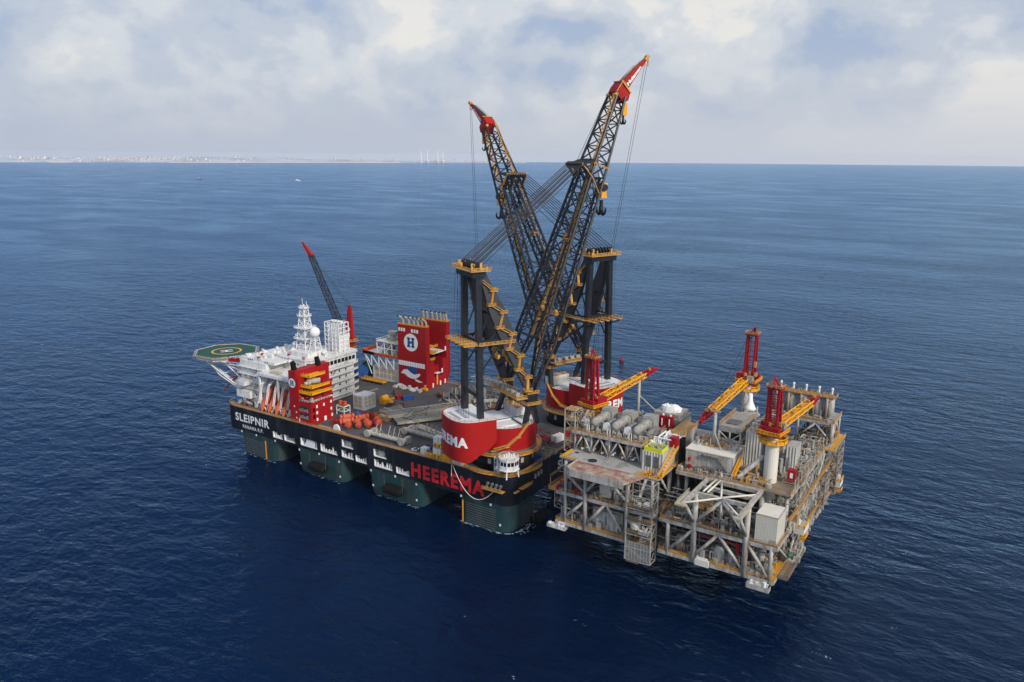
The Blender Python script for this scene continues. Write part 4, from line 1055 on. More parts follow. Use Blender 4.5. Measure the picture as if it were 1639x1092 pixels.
for z in (43,): mb.box(-116,-112.4,86,89.5,z,z+.3); mb.rail([(-112.4,86,z+.2),(-112.4,89.6,z+.2)],1.2,1.5,.2)
mb.rail([(-134,82.2,63.3),(-113.2,82.2,63.3),(-113.2,85.4,63.3)],1.0,2,.16,toe=.5); mb.rail([(-134,101.4,63.3),(-113.2,101.4,63.3),(-113.2,104.8,63.3)],1.0,2,.16,toe=.4); mb.box(-112.98,-112.8,91.5,92.6,27,33)
P('access_gallery',mb,'yellow',F)
mb=MB()
for y0,y1,z in ((85.7,101,46),(89.7,97.5,33.2)): mb.box(-127,-113.4,y0+3,y1,z,z+.3)
P('inner_floor',mb,'letter_white',F)
mb=MB()
for y,z in ((99,26.2),(94.5,26.1),(87.5,26.1),(96.2,33.4),(99.6,46.3)): mb.box(-112.99,-112.7,y,y+1.0,z,z+2.6)
P('vent_post',mb,'letter_white',F)
for yb,offs in ((83.8,((-132,-127.6,-123.9),(-120.5,-117.6,-114.6))),(103,((-131.5,-128.5,-124.5,-121),(-118,-115.6,-113.9)))):
    for g_ in offs:
        for x in g_:
            mb=MB(); pts=[Vector((x+.9,yb,63.2)),Vector((x+.8,yb,65.4)),Vector((x+.2,yb,66.6)),Vector((x-1.2,yb-.2,67.4)),Vector((x-2.2,yb-.3,67.6))] if yb<90 else [Vector((x,yb,63.2)),Vector((x,yb,66.2)),Vector((x-.4,yb,67.2)),Vector((x-.9,yb,67.9))]
            for a_,b_ in zip(pts,pts[1:]): mb.tube(a_,b_,.62,.58,n=8)
            ep=P('exhaust_pipe',mb,'beige',F); P('pipe_tip',MB().tube(pts[-1],pts[-1]+(pts[-1]-pts[-2]).normalized()*.9,.6,.55,n=8),'rubber',ep)
mb=MB()
for x in (-133.8,-131.9,-130.0,-124.0,-122.0,-120.0): mb.box(x+.2,x+1.5,81.9,81.99,59.3,61.3)
for k in range(11): mb.box(-134+k*1.83+.1,-134+(k+1)*1.83-.12,81.9,81.99,38.6,41.4)
P('louvre',mb,'letter_white',F)
e=MB(); emblem_disc(e,(-124.2,82,53.2),(0,-1,0),(0,0,1),5.3,.05,40); ep=P('emblem',e,'letter_white',F)
e=MB(); emblem_h(e,(-124.2,82,53.2),(0,-1,0),(0,0,1),5.0,.12); P('emblem_letter',e,'blue',ep)
def pl2(pts,x0,z0,k,y): return [(x0+a*k,y,z0+b_*k) for a,b_ in pts]
def fan(mb,p): mb.add(p,[tuple(range(len(p)))]); return mb
K=21.2/310.; X0=-134.2; Z0=26.
def cv(pts): return [(X0+(x-460)*K, 81.93, Z0+(935-y+ (x-460)*.20)*K*1.03) for x,y in pts]
dol=fan(MB(),cv([(545,800),(590,770),(640,750),(690,758),(690,775),(668,790),(662,820),(672,850),(640,856),(600,840),(570,812)]))
sy=P('wave_emblem',dol,'blue',F)
wh=fan(MB(),[(x,y-.02,z) for x,y,z in cv([(485,832),(520,805),(560,806),(600,838),(640,858),(700,852),(705,868),(675,886),(640,896),(600,888),(560,870),(530,845)])])
fan(wh,[(x,y-.02,z) for x,y,z in cv([(640,893),(675,905),(735,930),(690,930),(650,912)])]); P('wave_crest',wh,'letter_white',sy)
# ---------------- white frame house by the far casing ----------------
F=T('equipment_house','white open-framed machinery house with a red-edged upper deck, left of the tall red casing','building',(-147,90,HD))
mb=MB().box(-157,-134.4,84,97,HD+.01,34); P('wall',mb,'white',F)
mb=MB()
for r_ in (0,1):
    for k in range(5): mb.box(-154+k*3.1,-151.7+k*3.1,83.9,83.99,27.6+r_*3.1,30+r_*3.1)
P('panel',mb,'beige',F)
mb=MB()
for x in (-157,-151,-145,-139,-134.8):
    for y in (83,97): mb.bar((x,y,34),(x,y,41.5),.5)
for a_,b_ in ((-157,-151),(-151,-145),(-145,-139)): mb.bar((a_,83,41),(b_,83,34.2),.4)
mb.bar((-163,83,42),(-157,83,34),.5); mb.bar((-163,95,42),(-157,95,34),.5); mb.bar((-163,83,42),(-157,83,HD+3),.4)
for x in (-153,-147,-141,-135):
    for y in (84,96): mb.bar((x,y,42.4),(x,y,50),.4)
for x in (-153,-147,-141): mb.bar((x,84,42.6),(x+6,84,49.6),.3)
for z in (46,49.8): mb.bar((-153,84,z),(-135,84,z),.35); mb.bar((-153,84,z),(-153,96,z),.35)
P('frame',mb,'letter_white',F)
P('upper_deck',MB().box(-163.5,-134.4,82.6,98,41.5,42.0),'white',F)
P('deck_bulwark',MB().box(-163.6,-134.4,82.4,82.6,41.3,42.9).box(-163.8,-163.6,82.4,98,41.3,44.2).add([(-163.6,82.4,44.2),(-154,82.4,42.9),(-154,82.4,41.3),(-163.6,82.4,41.3)],[(0,1,2,3)]),'orange',F)
mb=MB().box(-153.4,-135,83.6,96.4,50,50.3); mb.rail([(-153.4,83.6,50.3),(-135,83.6,50.3)],1.1,2,.13); mb.rail([(-153.4,83.6,50.3),(-153.4,96,50.3)],1.1,2,.13); P('roof',mb,'white',F)
rr=random.Random(14); mb=MB()
for k in range(40): mb.cbox((rr.uniform(-152,-136),rr.uniform(85,94),42),(rr.uniform(.4,2),rr.uniform(.4,2),rr.uniform(.8,5)))
for k in range(14): mb.cbox((rr.uniform(-151,-137),rr.uniform(85,94),50.3),(rr.uniform(.4,2),rr.uniform(.4,2),rr.uniform(.5,1.8)))
P('machinery',mb,'beige',F)
P('vent_cowl',MB().tube((-143,88,50.3),(-143,88,55),1.4,n=8).box(-145.6,-140,86,90,55,56.6),'beige',F)

# ---------------- auxiliary crane ----------------
t=T('auxiliary_crane','small ship crane with a red mast and slim black boom behind the bridge','crane',(-172.5,80,HD),world=True)
P('pedestal',MB().lathe((-172.5,80,0),[(2.6,HD),(2.4,42),(3.3,44)],20),'red',t,smooth=True)
mb=MB(); mb.lathe((-172.5,80,0),[(4.6,43.6),(4.6,44)],18); mb.lathe((-171.5,80,0),[(5.2,48.6),(5.2,49)],18)
for z,r_ in ((44,4.6),(49,5.2)): mb.rail([(-172+r_*math.cos(R(k*24)),80+r_*math.sin(R(k*24)),z) for k in range(15)],1.1,2,.2,True)
P('gallery',mb,'ochre',t)
P('slew_house',MB().lathe((-172.5,80,0),[(2.6,44.2),(3.2,45),(3.2,49.2)],16).box(-176,-170,77.4,82.6,45,51),'red',t)
P('mast',MB().add([(-174.5,78.8,50),(-168.6,78.8,50),(-168.6,81.2,50),(-174.5,81.2,50),(-172.4,79.2,66),(-169.4,79.2,66),(-169.4,80.8,66),(-172.4,80.8,66),(-171.4,79.4,70.6),(-169.6,79.4,70.6),(-169.6,80.6,70.6),(-171.4,80.6,70.6)],[(0,1,5,4),(1,2,6,5),(2,3,7,6),(3,0,4,7),(4,5,9,8),(5,6,10,9),(6,7,11,10),(7,4,8,11),(8,9,10,11)]),'red_cw',t)
e=MB(); emblem_disc(e,(-170.6,78.8,56),(0,-1,0),(0,0,1),1.1,.3); P('emblem',e,'letter_white',t)
P('operator_cab',MB().box(-173.6,-170.4,76.2,78.8,50.4,53.6),'white',t)
P0=Vector((-176,80,50.5)); P1=Vector((-202.5,80,99.5)); P2=Vector((-209.3,80,106.8)); d=(P1-P0).normalized(); nn=Vector((d.z,0,-d.x)); sd=Vector((0,1,0))
def bs(p,w_,h_): return [p-sd*w_-nn*h_,p+sd*w_-nn*h_,p+sd*w_+nn*h_,p-sd*w_+nn*h_]
mb=MB().lattice(bs(P0,1.7,.5),bs(P0.lerp(P1,.12),1.7,1.6),2,.3,.13).lattice(bs(P0.lerp(P1,.12),1.7,1.6),bs(P1,1.1,1.2),16,.3,.13); P('boom',mb,'crane_dark',t)
P('jib',MB().bar(P1-(P2-P1).normalized()*1.5,P2,2.4,2.6,sd,1.0,1.0),'red_cw',t)
tp=Vector((-170.4,80,70.4)); mb=MB()
for y in (-.8,.8): mb.tube(tp+sd*y,P1+sd*y,.09,n=4); mb.tube(tp+sd*y,P0.lerp(P1,.45)+sd*y,.08,n=4)
P('suspension_rope',mb,'rope_grey',t)

# ---------------- deck cargo ----------------
rr=random.Random(77)
labs=['orange mooring buoy on deck, nearest the grey pipe frames','orange mooring buoy on deck behind the front one','orange mooring buoy on deck beside the dark blue chain','orange mooring buoy on deck at the right end of the row','orange mooring buoy on deck, middle of the row','orange mooring buoy on deck, back row left','orange mooring buoy on deck, back row right']
BU=None
for k,(x,y) in enumerate(((-103.6,8.4),(-99.8,11.6),(-96.2,15),(-93.6,19.6),(-99.6,17.4),(-103.4,14.2),(-97.4,22.6))):
    if BU is None:
        t=T('deck_buoy',labs[0],'buoy',(x,y,HD),R(-62),'orange buoys stacked on deck beside the red house',world=False); BU=t
        P('drum',MB().lathe((0,0,1.9),[(.3,-1.9),(1.3,-1.75),(1.6,-1.3),(1.6,1.3),(1.3,1.75),(.3,1.9)],16,'x'),'orange',t)
        P('end_fitting',MB().tube((-2.6,0,1.9),(-1.8,0,1.9),.6).tube((1.8,0,1.9),(2.6,0,1.9),.45),'blue',t)
    else: t=copy_tree(BU); t.location=(x,y,HD+(0)); t.rotation_euler=(0,0,R(-62+rr.uniform(-25,25))); t['label']=labs[k]
labs=['brown red pipe buoy with the longest body, left of the orange buoys','brown red pipe buoy behind the orange buoys','brown red pipe buoy beside the red house wall']
BU=None
for k,(x,y,a_) in enumerate(((-109.5,13,62),(-107,21.5,70),(-114,18,60))):
    if BU is None:
        t=T('pipe_buoy',labs[0],'buoy',(x,y,HD),R(a_),'brown red pipe buoys on deck',world=False); BU=t
        P('drum',MB().lathe((0,0,1.6),[(.3,-4),(1.5,-3.7),(1.5,3.7),(.3,4)],14,'x'),'lifeboat_orange',t); P('collar',MB().lathe((0,0,1.6),[(1.65,-2.6),(1.65,-2)],14,'x').lathe((0,0,1.6),[(1.65,2),(1.65,2.6)],14,'x'),'crimson',t)
    else: t=copy_tree(BU); t.location=(x,y,HD); t.rotation_euler=(0,0,R(a_)); t['label']=labs[k]
BU=None
for k,(x,y,a_) in enumerate(((-112.5,9.5,15),(-107.5,26,10),(-104,28,60),(-95,19.5,80))):
    lb=['red anchor rack nearest the red house on the near deck','red anchor rack behind the pipe buoys','red anchor rack turned sideways, farthest back','red anchor rack at the right end by the grey frames'][k]
    if BU is None:
        t=T('anchor_rack',lb,'rack',(x,y,HD),R(a_),'red anchor racks on the near deck',world=False); BU=t; mb=MB()
        for dx in (-2.2,2.2):
            for dy in (-1.4,1.4): mb.bar((dx,dy,0),(dx,dy,2.6),.35)
            mb.bar((dx,-1.4,2.6),(dx,1.4,2.6),.35); mb.bar((dx,-1.4,.3),(dx,1.4,.3),.35)
        for dy in (-1.4,1.4): mb.bar((-2.2,dy,2.6),(2.2,dy,2.6),.35); mb.bar((-2.2,dy,.3),(2.2,dy,2.5),.3)
        P('frame',mb,'crimson',t); P('anchor',MB().tube((-1.8,0,1.3),(1.8,0,1.4),.5).bar((1.2,-1.3,1.2),(1.2,1.3,1.2),.8).box(-1.5,.5,-1,1,.3,1.2),'crimson',t)
    else: t=copy_tree(BU); t.location=(x,y,HD); t.rotation_euler=(0,0,R(a_)); t['label']=lb
t=T('chain_bag','dark blue bag of chain on deck behind the orange buoys','bag',(-111.5,23.5,HD)); P('bag',MB().lathe((-111.5,23.5,HD),[(1.9,0),(2.2,1),(1.2,2.5),(.2,3.1)],14),'blue',t,smooth=True); P('lifting_eye',MB().tube((-111.5,23.5,28.6),(-111.5,23.5,29.4),.2),'steel',t)
t=T('white_dish','white half-round dish standing on edge at the near deck rim','dish',(-105.8,2.3,HD)); P('shell',MB().add([(-108+4.4*(.5-.5*math.cos(R(a_))),2.3-.3*math.sin(R(a_)),HD+.3+3.4*math.sin(R(a_))) for a_ in range(0,181,15)]+[(-108+4.4*(.5-.5*math.cos(R(a_))),2.9,HD+.3+3.2*math.sin(R(a_))) for a_ in range(180,-1,-15)],[tuple(range(13)),tuple(range(13,26))]+[(i,25-i,24-i,i+1) for i in range(12)]),'letter_white',t); P('foot',MB().box(-107.8,-103.8,2.2,3,HD,HD+.35),'steel',t)
t=T('timber_stack','low stack of pale timber boards along the near deck edge','timber',(-110,1.6,HD)); P('boards',MB().box(-118,-109.6,.9,2.9,HD+.35,HD+.9).box(-108.4,-99.8,.7,2.4,HD+.35,HD+.8),'wood',t); P('bearer',MB().box(-117,-116.7,1,3,HD+.01,HD+.34).box(-102,-101.7,.8,2.6,HD+.01,HD+.34),'brown',t)
# white generator unit with panels, orange-topped skid
t=T('white_unit','white deck unit with a grid of pale panels right of the accommodation','container',(-119,37,HD)); P('body',MB().box(-124.5,-116.6,33.5,42.5,HD+.01,33.8),'white',t)
mb=MB()
for r_ in range(3):
    for k in range(3): mb.box(-116.58,-116.5,34+k*2.9,36.2+k*2.9,27.2+r_*2.1,28.9+r_*2.1)
for r_ in range(3):
    for k in range(2): mb.box(-123.6+k*3,-121.2+k*3,33.4,33.48,27.2+r_*2.1,28.9+r_*2.1)
P('panel',mb,'beige',t); mb=MB().rail([(-124.4,30.6,35.6),(-114.7,30.6,35.6),(-114.7,42.4,35.6)],1.2,1.6,.14)
for k in range(7): mb.bar((-116.2,33.6+k*1.4,HD),(-116.2,33.6+k*1.4,HD+1.9),.25)
P('rail',mb,'letter_white',t)
t=T('hopper_skid','white framed skid with two orange hoppers on top','skid',(-122,23.6,HD)); mb=MB()
for x in (-125,-119.5):
    for y in (21.5,25.8): mb.bar((x,y,HD),(x,y,30.6),.35)
for z in (28,30.6): mb.rail([(-125,21.5,z),(-119.5,21.5,z),(-119.5,25.8,z),(-125,25.8,z)],.01,99,.35,True,mid=False)
P('frame',mb,'letter_white',t); P('hopper',MB().tube((-124,23.6,30.8),(-124,23.6,33),1.2,1.0,n=12).tube((-120.8,23.6,30.8),(-120.8,23.6,33),1.2,1.0,n=12),'orange',t)
t=T('yellow_machine','yellow winch machine on the far side of the white panelled unit','machine',(-116,50,HD)); P('body',MB().box(-119,-114,48,51.5,HD+.01,28.8).tube((-117,47.5,28.9),(-117,52,28.9),1.5,n=12).box(-113.6,-111.5,49,51,HD+.02,28),'yellow',t); P('arm',MB().bar((-114,49,28.5),(-110.5,51,29.6),.7),'yellow',t)
mb=MB(); rr=random.Random(5)
for k in range(26): x,y=rr.uniform(-113,-104),rr.uniform(46,54); mb.bar((x,y,HD+.3+rr.random()),(x+rr.uniform(-3,3),y+rr.uniform(-3,3),HD+.4+rr.random()*1.5),rr.uniform(.3,.8))
S('scrap_pile',mb,'brown','dark brown heap of chain beside the yellow winch machine','chain')
def reel(x,y,r,w_,mat,label,a_):
    t=T('cable_reel',label,'reel',(x,y,HD),R(a_),'big cable reels beyond the accommodation',world=False)
    mb=MB()
    for s_ in (-1,1): mb.lathe((0,0,r+.3),[(r,s_*w_/2-.15),(r,s_*w_/2+.15)],22,'x'); mb.lathe((0,0,r+.3),[(r*.99,s_*w_/2-.14),(.5,s_*w_/2-.14)],22,'x')
    P('flange',mb,mat,t); P('drum',MB().tube((-w_/2,0,r+.3),(w_/2,0,r+.3),r*.72,n=18),mat,t); P('cradle',MB().box(-w_/2-1,w_/2+1,-r*.8,-r*.6,0,1.6).box(-w_/2-1,w_/2+1,r*.6,r*.8,0,1.6).bar((-w_/2-.6,0,0),(-w_/2-.6,0,r+.3),.5).bar((w_/2+.6,0,0),(w_/2+.6,0,r+.3),.5),'brown',t)
reel(-163,80,4.0,3.6,'blue','big bright blue cable reel between the bridge and the white frame house',-20)
reel(-165.5,88,4.0,3.6,'green','dark green cable reel behind the blue one',-20)
t=T('yellow_gangway','low yellow gangway frame on deck before the white frame house','gangway',(-148,76,HD)); mb=MB().box(-158,-140,74.5,77.5,27.4,27.7); mb.rail([(-158,74.5,27.6),(-140,74.5,27.6)],1.1,2,.2); mb.rail([(-158,77.5,27.6),(-140,77.5,27.6)],1.1,2,.2); P('walkway',mb,'yellow',t); P('foot',MB().box(-157,-156,75,77,HD,27.4).box(-142,-141,75,77,HD,27.4),'brown',t)
# containers and skids on the open deck
def container(x,y,a_,L_,W_,H_,mat,label,group=None,z=HD,top=None):
    t=T('cargo_container',label,'container',(x,y,z),R(a_),group,world=False)
    mb=MB().box(-L_/2,L_/2,-W_/2,W_/2,.15,H_)
    for k in range(int(L_/.6)): xx=-L_/2+.3+k*.6; mb.box(xx,xx+.25,-W_/2-.06,-W_/2-.001,.3,H_-.2); mb.box(xx,xx+.25,W_/2+.001,W_/2+.06,.3,H_-.2)
    P('box',mb,mat,t); mb=MB()
    for sx_ in (-1,1):
        for sy_ in (-1,1): mb.cbox((sx_*(L_/2-.05),sy_*(W_/2-.05),0),(.3,.3,H_+.08))
    P('corner_post',mb,top or mat,t); return t
container(-120.5,66,60,5.5,2.6,2.8,'brown','dark red open container in front of the tall red casing')
container(-110.5,62.5,62,6.2,2.6,2.3,'blue','flat blue container lying on the mid deck')
container(-115.5,60.5,70,3.6,2.4,1.8,'crimson','small red container left of the flat blue one')
container(-97,78,15,7,3,2.6,'brown','dark brown deck box near the foot of the tall red casing')
t=T('equipment_basket','low yellow framed basket behind the orange buoys','basket',(-98.5,28.5,HD)); mb=MB().box(-102.5,-94.5,26.6,30.6,HD+.01,HD+.5)
for z in (27,28,28.9): mb.rail([(-102.5,26.6,z),(-94.5,26.6,z),(-94.5,30.6,z),(-102.5,30.6,z)],.01,99,.22,True,mid=False)
for x in (-102.5,-98.5,-94.5):
    for y in (26.6,30.6): mb.bar((x,y,HD),(x,y,29.3),.28)
P('cage',mb,'ochre',t); P('load',MB().box(-101,-96,27.4,29.8,HD+.5,28.2),'beige',t)
t=T('yellow_valve','small yellow valve assembly at the corner of the tall red casing','valve',(-112,79.6,HD)); P('body',MB().tube((-113.5,79.6,27.2),(-110.5,79.6,27.2),1.0,n=10).tube((-112,79.6,HD),(-112,79.6,29.4),.6),'yellow',t); P('wheel',MB().tube((-112,79.6,29.4),(-112,79.6,29.6),.9,n=12),'ochre',t)
mb=MB(); rr=random.Random(6)
for k in range(70): mb.cbox((rr.uniform(-134,-112),rr.uniform(75.5,81),HD+.005),(rr.uniform(.3,1.8),rr.uniform(.3,1.6),rr.uniform(.3,1.5)))
o=S('loose_deck_gear',mb,'white','pale loose gear strewn along the foot of the red casing','deck gear'); o['kind']='stuff'; del o['category']
# truss gratings laid across the deck
def grat(x,y,a_,L_,W_,label,z=HD,tilt=0):
    t=T('steel_grating_bridge',label,'grating',(x,y,z),R(a_),'long grey steel gratings stacked across the mid deck',world=False); t.rotation_euler=(0,R(tilt),R(a_))
    mb=MB()
    for k in range(6): mb.bar((-L_/2,-W_/2+W_*k/5,.7),(L_/2,-W_/2+W_*k/5,.7),.55 if k in (0,5) else .3,1.3 if k in (0,5) else .6)
    P('girder',mb,'beige',t); mb=MB().box(-L_/2,L_/2,-W_/2+.3,W_/2-.3,1.0,1.12); n_=int(L_/2.4)
    for k in range(n_+1): pass
    P('grating_panel',mb,'grating',t); mb=MB()
    for k in range(n_+1): mb.box(-L_/2+L_*k/n_-.1,-L_/2+L_*k/n_+.1,-W_/2,W_/2,1.36,1.46)
    P('cross_slat',mb,'steel',t)['kind']='stuff'; return t
grat(-99,40,-14,17,11,'shorter grey grating lying flat nearest the red buoys')
grat(-87.5,47,58,40,8,'long grey grating running across the deck, left of the two long ones',HD+1.6)
grat(-76.5,44,56,42,8,'long grey grating with a bright edge beside the crane house',HD+1.0)
grat(-66,27,-14,20,3,'narrow grey grating on the dark deck by the crane house',HD)
t=T('loose_cable','dark cables draped over the grey gratings','cable',(-82,44,HD+3)); mb=MB(); rr=random.Random(12)
for k in range(5):
    p=Vector((rr.uniform(-92,-72),rr.uniform(28,58),30.2)); d=Vector((rr.uniform(-1,1),rr.uniform(-1,1),0))
    for j in range(14):
        d=(d+Vector((rr.uniform(-.6,.6),rr.uniform(-.6,.6),0))).normalized(); q_=p+d*1.9; q_.z=30.2+.5*rr.random(); q_.x=max(-96,min(-66,q_.x)); q_.y=max(26,min(60,q_.y)); mb.tube(p,q_,.13,n=5); p=q_
P('cable',mb,'rubber',t); P('upright_post',MB().tube((-78,62,29),(-74,58,36),.2).tube((-76.5,36,29),(-74,37,39),.14),'steel_dark',t)
for k,(x,y,a_,L_) in enumerate(((-108,50,-12,9),(-85.5,70,-20,12),(-106,41,-10,7))):
    t=T('steel_pipe',['short pale pipe on deck left of the gratings','pale pipe lying beyond the gratings, longest of the three','pale pipe beside the yellow framed basket'][k],'pipe',(x,y,HD),R(a_),'pale pipes on the mid deck',world=False); P('tube',MB().tube((-L_/2,0,.8),(L_/2,0,.8),.55,n=10),'beige',t); P('chock',MB().box(-L_*.3,-L_*.3+.4,-.8,.8,0,.4).box(L_*.3,L_*.3+.4,-.8,.8,0,.4),'brown',t)
# pipe frames with drum ends
PF=None
for k,(x,y,a_) in enumerate(((-76.0,5.8,0),(-63.5,18.5,-2))):
    lb=['pale grey pipe frame with upright stanchions nearest the deck edge','pale grey pipe frame with upright stanchions behind the near one'][k]
    if PF is None:
        t=T('stanchion_rack',lb,'frame',(x,y,HD),R(a_),'pale grey pipe frames with stanchions',world=False); PF=t
        P('long_pipe',MB().tube((-10.5,0,2),(10,0,2),.95,n=12),'steel_light',t)
        for sx_ in (-1,1): P('end_drum',MB().tube((sx_*10.8-.2,-1.8,2),(sx_*10.8-.2,-.8,2),1.9,n=14).tube((sx_*10.8-.2,-1,2),(sx_*10.8-.2,4.5,2),1.15,n=10).box(sx_*10.8-1,sx_*10.8+1,2,5,0,3.2),'steel_light',t)
        for sx_ in (-7,-4.4,1.2,4.2,7.4):
            P('stanchion',MB().bar((sx_,0,2.6),(sx_+.5,1.5,7.6),.28).bar((sx_,3.8,0),(sx_+.2,1.2,5),.24).bar((sx_,0,2.6),(sx_,3.8,1.2),.28),'steel_light',t)
        P('cross_pipe',MB().tube((-8,3.8,1.2),(8,3.8,1.2),.4).bar((-3,0,2),(0,3.8,1.2),.35),'steel_light',t)
    else: t=copy_tree(PF); t.location=(x,y,HD); t.rotation_euler=(0,0,R(a_)); t['label']=lb
# gear by the crane
t=T('chain_heap','rusty brown heap of chain with a white ring near the crane house','chain',(-52,7,HD)); mb=MB(); rr=random.Random(15)
for k in range(50): x,y=rr.gauss(-51,2.6),rr.gauss(7.5,2.2); mb.bar((x,y,HD+rr.random()),(x+rr.uniform(-2,2),y+rr.uniform(-2,2),HD+.3+rr.random()*1.6),rr.uniform(.25,.6))
P('links',mb,'brown',t); P('ring',ring((-56.5,4.4),HD+.5,1.2,1.9),'letter_white',t)
t=T('blue_truss','blue lattice truss leaning beside the crane house','truss',(-46,9,HD)); mb=MB()
for k in range(3):
    x=-49+k*3.0; A_=[(x-1,5,HD+.3),(x+.6,5,HD+.3),(x+.6,6,HD+2),(x-1,6,HD+2)]; B_=[(x+1.2,15.5,HD+5),(x+2.8,15.5,HD+5),(x+2.8,16,HD+7),(x+1.2,16,HD+7)]; mb.lattice(A_,B_,6,.26,.13,style='x')
P('lattice',mb,'blue',t); P('base_plate',MB().box(-51,-42,4.6,5,HD,HD+.4),'steel_dark',t)
for k,(x,y,z,top_) in enumerate(((-41.6,3.4,HD,0),(-41.4,3.5,HD+5.2,1))):
    t=T('tank_unit',['white and yellow boxed tank unit beside the crane counterweight, lower of two','white and yellow boxed tank unit stacked on top of its twin'][k],'tank',(x,y,z),0,'white and yellow tank units',world=False)
    P('white_case',MB().box(-2.2,2.2,-1.7,1.7,2.2,4.9),'white',t); P('yellow_base',MB().box(-2.25,2.25,-1.75,1.75,.05,2.2),'yellow',t); P('slot',MB().box(-1.6,-.6,-1.8,-1.76,.5,1.5).box(.6,1.6,-1.8,-1.76,.5,1.5),'brown',t)
container(-35.2,1.9,0,5,3,3.4,'yellow','plain yellow container right of the stacked tank units')
container(-49.0,2.6,0,3.4,2.4,3.6,'white','narrow white container left of the yellow gear')
container(-29.2,-.0+1.7,0,5.4,2.4,5.2,'white','white container below the red counterweight at the deck edge')
for k,x in enumerate((-47,-44.8)):
    t=T('yellow_pump',['yellow pump skid, left one of the pair by the tank units','yellow pump skid, right one of the pair by the tank units'][k],'pump',(x,1.8,HD),0,'yellow pump skids',world=False); P('casing',MB().tube((-.8,0,1.4),(.8,0,1.4),.9,n=10).box(-1,1,-.8,.8,0,.8),'yellow',t); P('motor',MB().box(-.4,.4,-.5,.5,1.9,2.9),'steel_dark',t)
# grey spools and pale frame at the far deck edge behind the near crane
for k,(x,y,r_) in enumerate(((-88,80,3.2),(-84,86,3.4),(-80,78,2.8),(-90,88,3.0),(-78,88,3.2),(-92,74,2.4))):
    t=T('grey_spool',['grey cable spool by the dark brown deck box','grey cable spool second behind the masts','grey cable spool nearest the gratings','grey cable spool farthest to the left in the spool heap','grey cable spool at the right of the spool heap','small grey cable spool at the front of the heap'][k],'spool',(x,y,HD),R(30+k*37),'grey cable spools heaped behind the crane masts',world=False)
    mb=MB()
    for s_ in (-1.5,1.5): mb.lathe((0,0,r_),[(.4,s_-.1),(r_,s_-.1),(r_,s_+.1),(.4,s_+.1)],18,'x')
    P('flange',mb,'steel',t); P('core',MB().tube((-1.5,0,r_),(1.5,0,r_),r_*.6,n=14),'steel_dark',t)
t=T('lifting_frame','pale lattice lifting frame standing by the far deck edge','frame',(-74,96,HD)); mb=MB()
pts=[(-88,92,27),(-62,92,27),(-62,98,27),(-88,98,27)]; mb.lattice([(-88,92,33),(-88,96,33),(-88,96,36),(-88,92,36)],[(-64,92,33),(-64,96,33),(-64,96,36),(-64,92,36)],7,.28,.14)
for x in (-86,-75,-65): mb.bar((x,94,HD),(x,94,33),.4); mb.bar((x-3,94,HD),(x,94,33),.25)
P('lattice',mb,'steel_light',t); P('foot',MB().box(-90,-62,93,95,HD+.01,HD+.5),'steel',t)
t=T('pale_beam','long pale beam lying near the far deck edge behind the crane','beam',(-66,84,HD)); P('beam',MB().bar((-76,78,27),(-58,91,27.4),1.2,1.6),'steel_light',t); P('chock',MB().box(-72,-71,80,83,HD,26.3).box(-62,-61,87,90,HD,26.4),'brown',t)
mb=MB(); rr=random.Random(44)
for k in range(170):
    x,y=rr.uniform(-96,-54),rr.uniform(70,98); mb.bar((x,y,HD+rr.random()),(x+rr.uniform(-3,3),y+rr.uniform(-3,3),HD+.3+rr.random()*3),rr.uniform(.15,.5))
o=S('rigging_heap',mb,'steel','tangled grey rigging gear covering the far deck behind the crane','rigging'); o['kind']='stuff'; del o['category']
# stern deck between the cranes
container(-7,52,80,6,3,3.4,'white','white box container on the stern deck between the cranes')
t=T('red_beam_rack','long red beams laid on the stern deck beside the white container','beam rack',(-3,62,HD)); mb=MB()
for k in range(4): mb.bar((-9+k*2.4,56,HD+.8),(-8+k*2.4,70,HD+.8),.9)
P('beam',mb,'crimson',t); P('bearer',MB().box(-11,1,58,58.6,HD,HD+.34).box(-11,1,67,67.6,HD,HD+.34),'brown',t)
for k,(x,y) in enumerate(((-3.4,33),(-2.8,37))):
    t=T('grey_skip',['open grey skip on the stern deck, nearer the corner','open grey skip on the stern deck, farther from the corner'][k],'skip',(x,y,HD),R(8),'open grey skips at the stern',world=False); P('wall',MB().box(-3.4,3.4,-1.6,-1.4,0,1.8).box(-3.4,3.4,1.4,1.6,0,1.8).box(-3.4,-3.2,-1.4,1.4,0,1.8).box(3.2,3.4,-1.4,1.4,0,1.8),'steel_light',t); P('floor',MB().box(-3.2,3.2,-1.4,1.4,.05,.2),'steel_dark',t)
mb=MB(); rr=random.Random(55)
for k in range(36): x,y=rr.uniform(-3.5,0),rr.uniform(22,30); mb.bar((x,y,HD+.1),(x+rr.uniform(-1.5,1.5),y+rr.uniform(-2,2),HD+1.2*rr.random()+.2),rr.uniform(.2,.7))
S('stern_gear',mb,'blue','blue and white hoses piled at the stern rail','hoses')
mb=MB()
for k in range(60): x,y=rr.uniform(-30,-4),rr.uniform(42,60); mb.bar((x,y,HD+.1),(x+rr.uniform(-2,2),y+rr.uniform(-2,2),HD+1.6*rr.random()+.2),rr.uniform(.2,.8))
o=S('red_rigging',mb,'crimson','red rigging and shackles strewn between the two crane pedestals','rigging'); o['kind']='stuff'; del o['category']
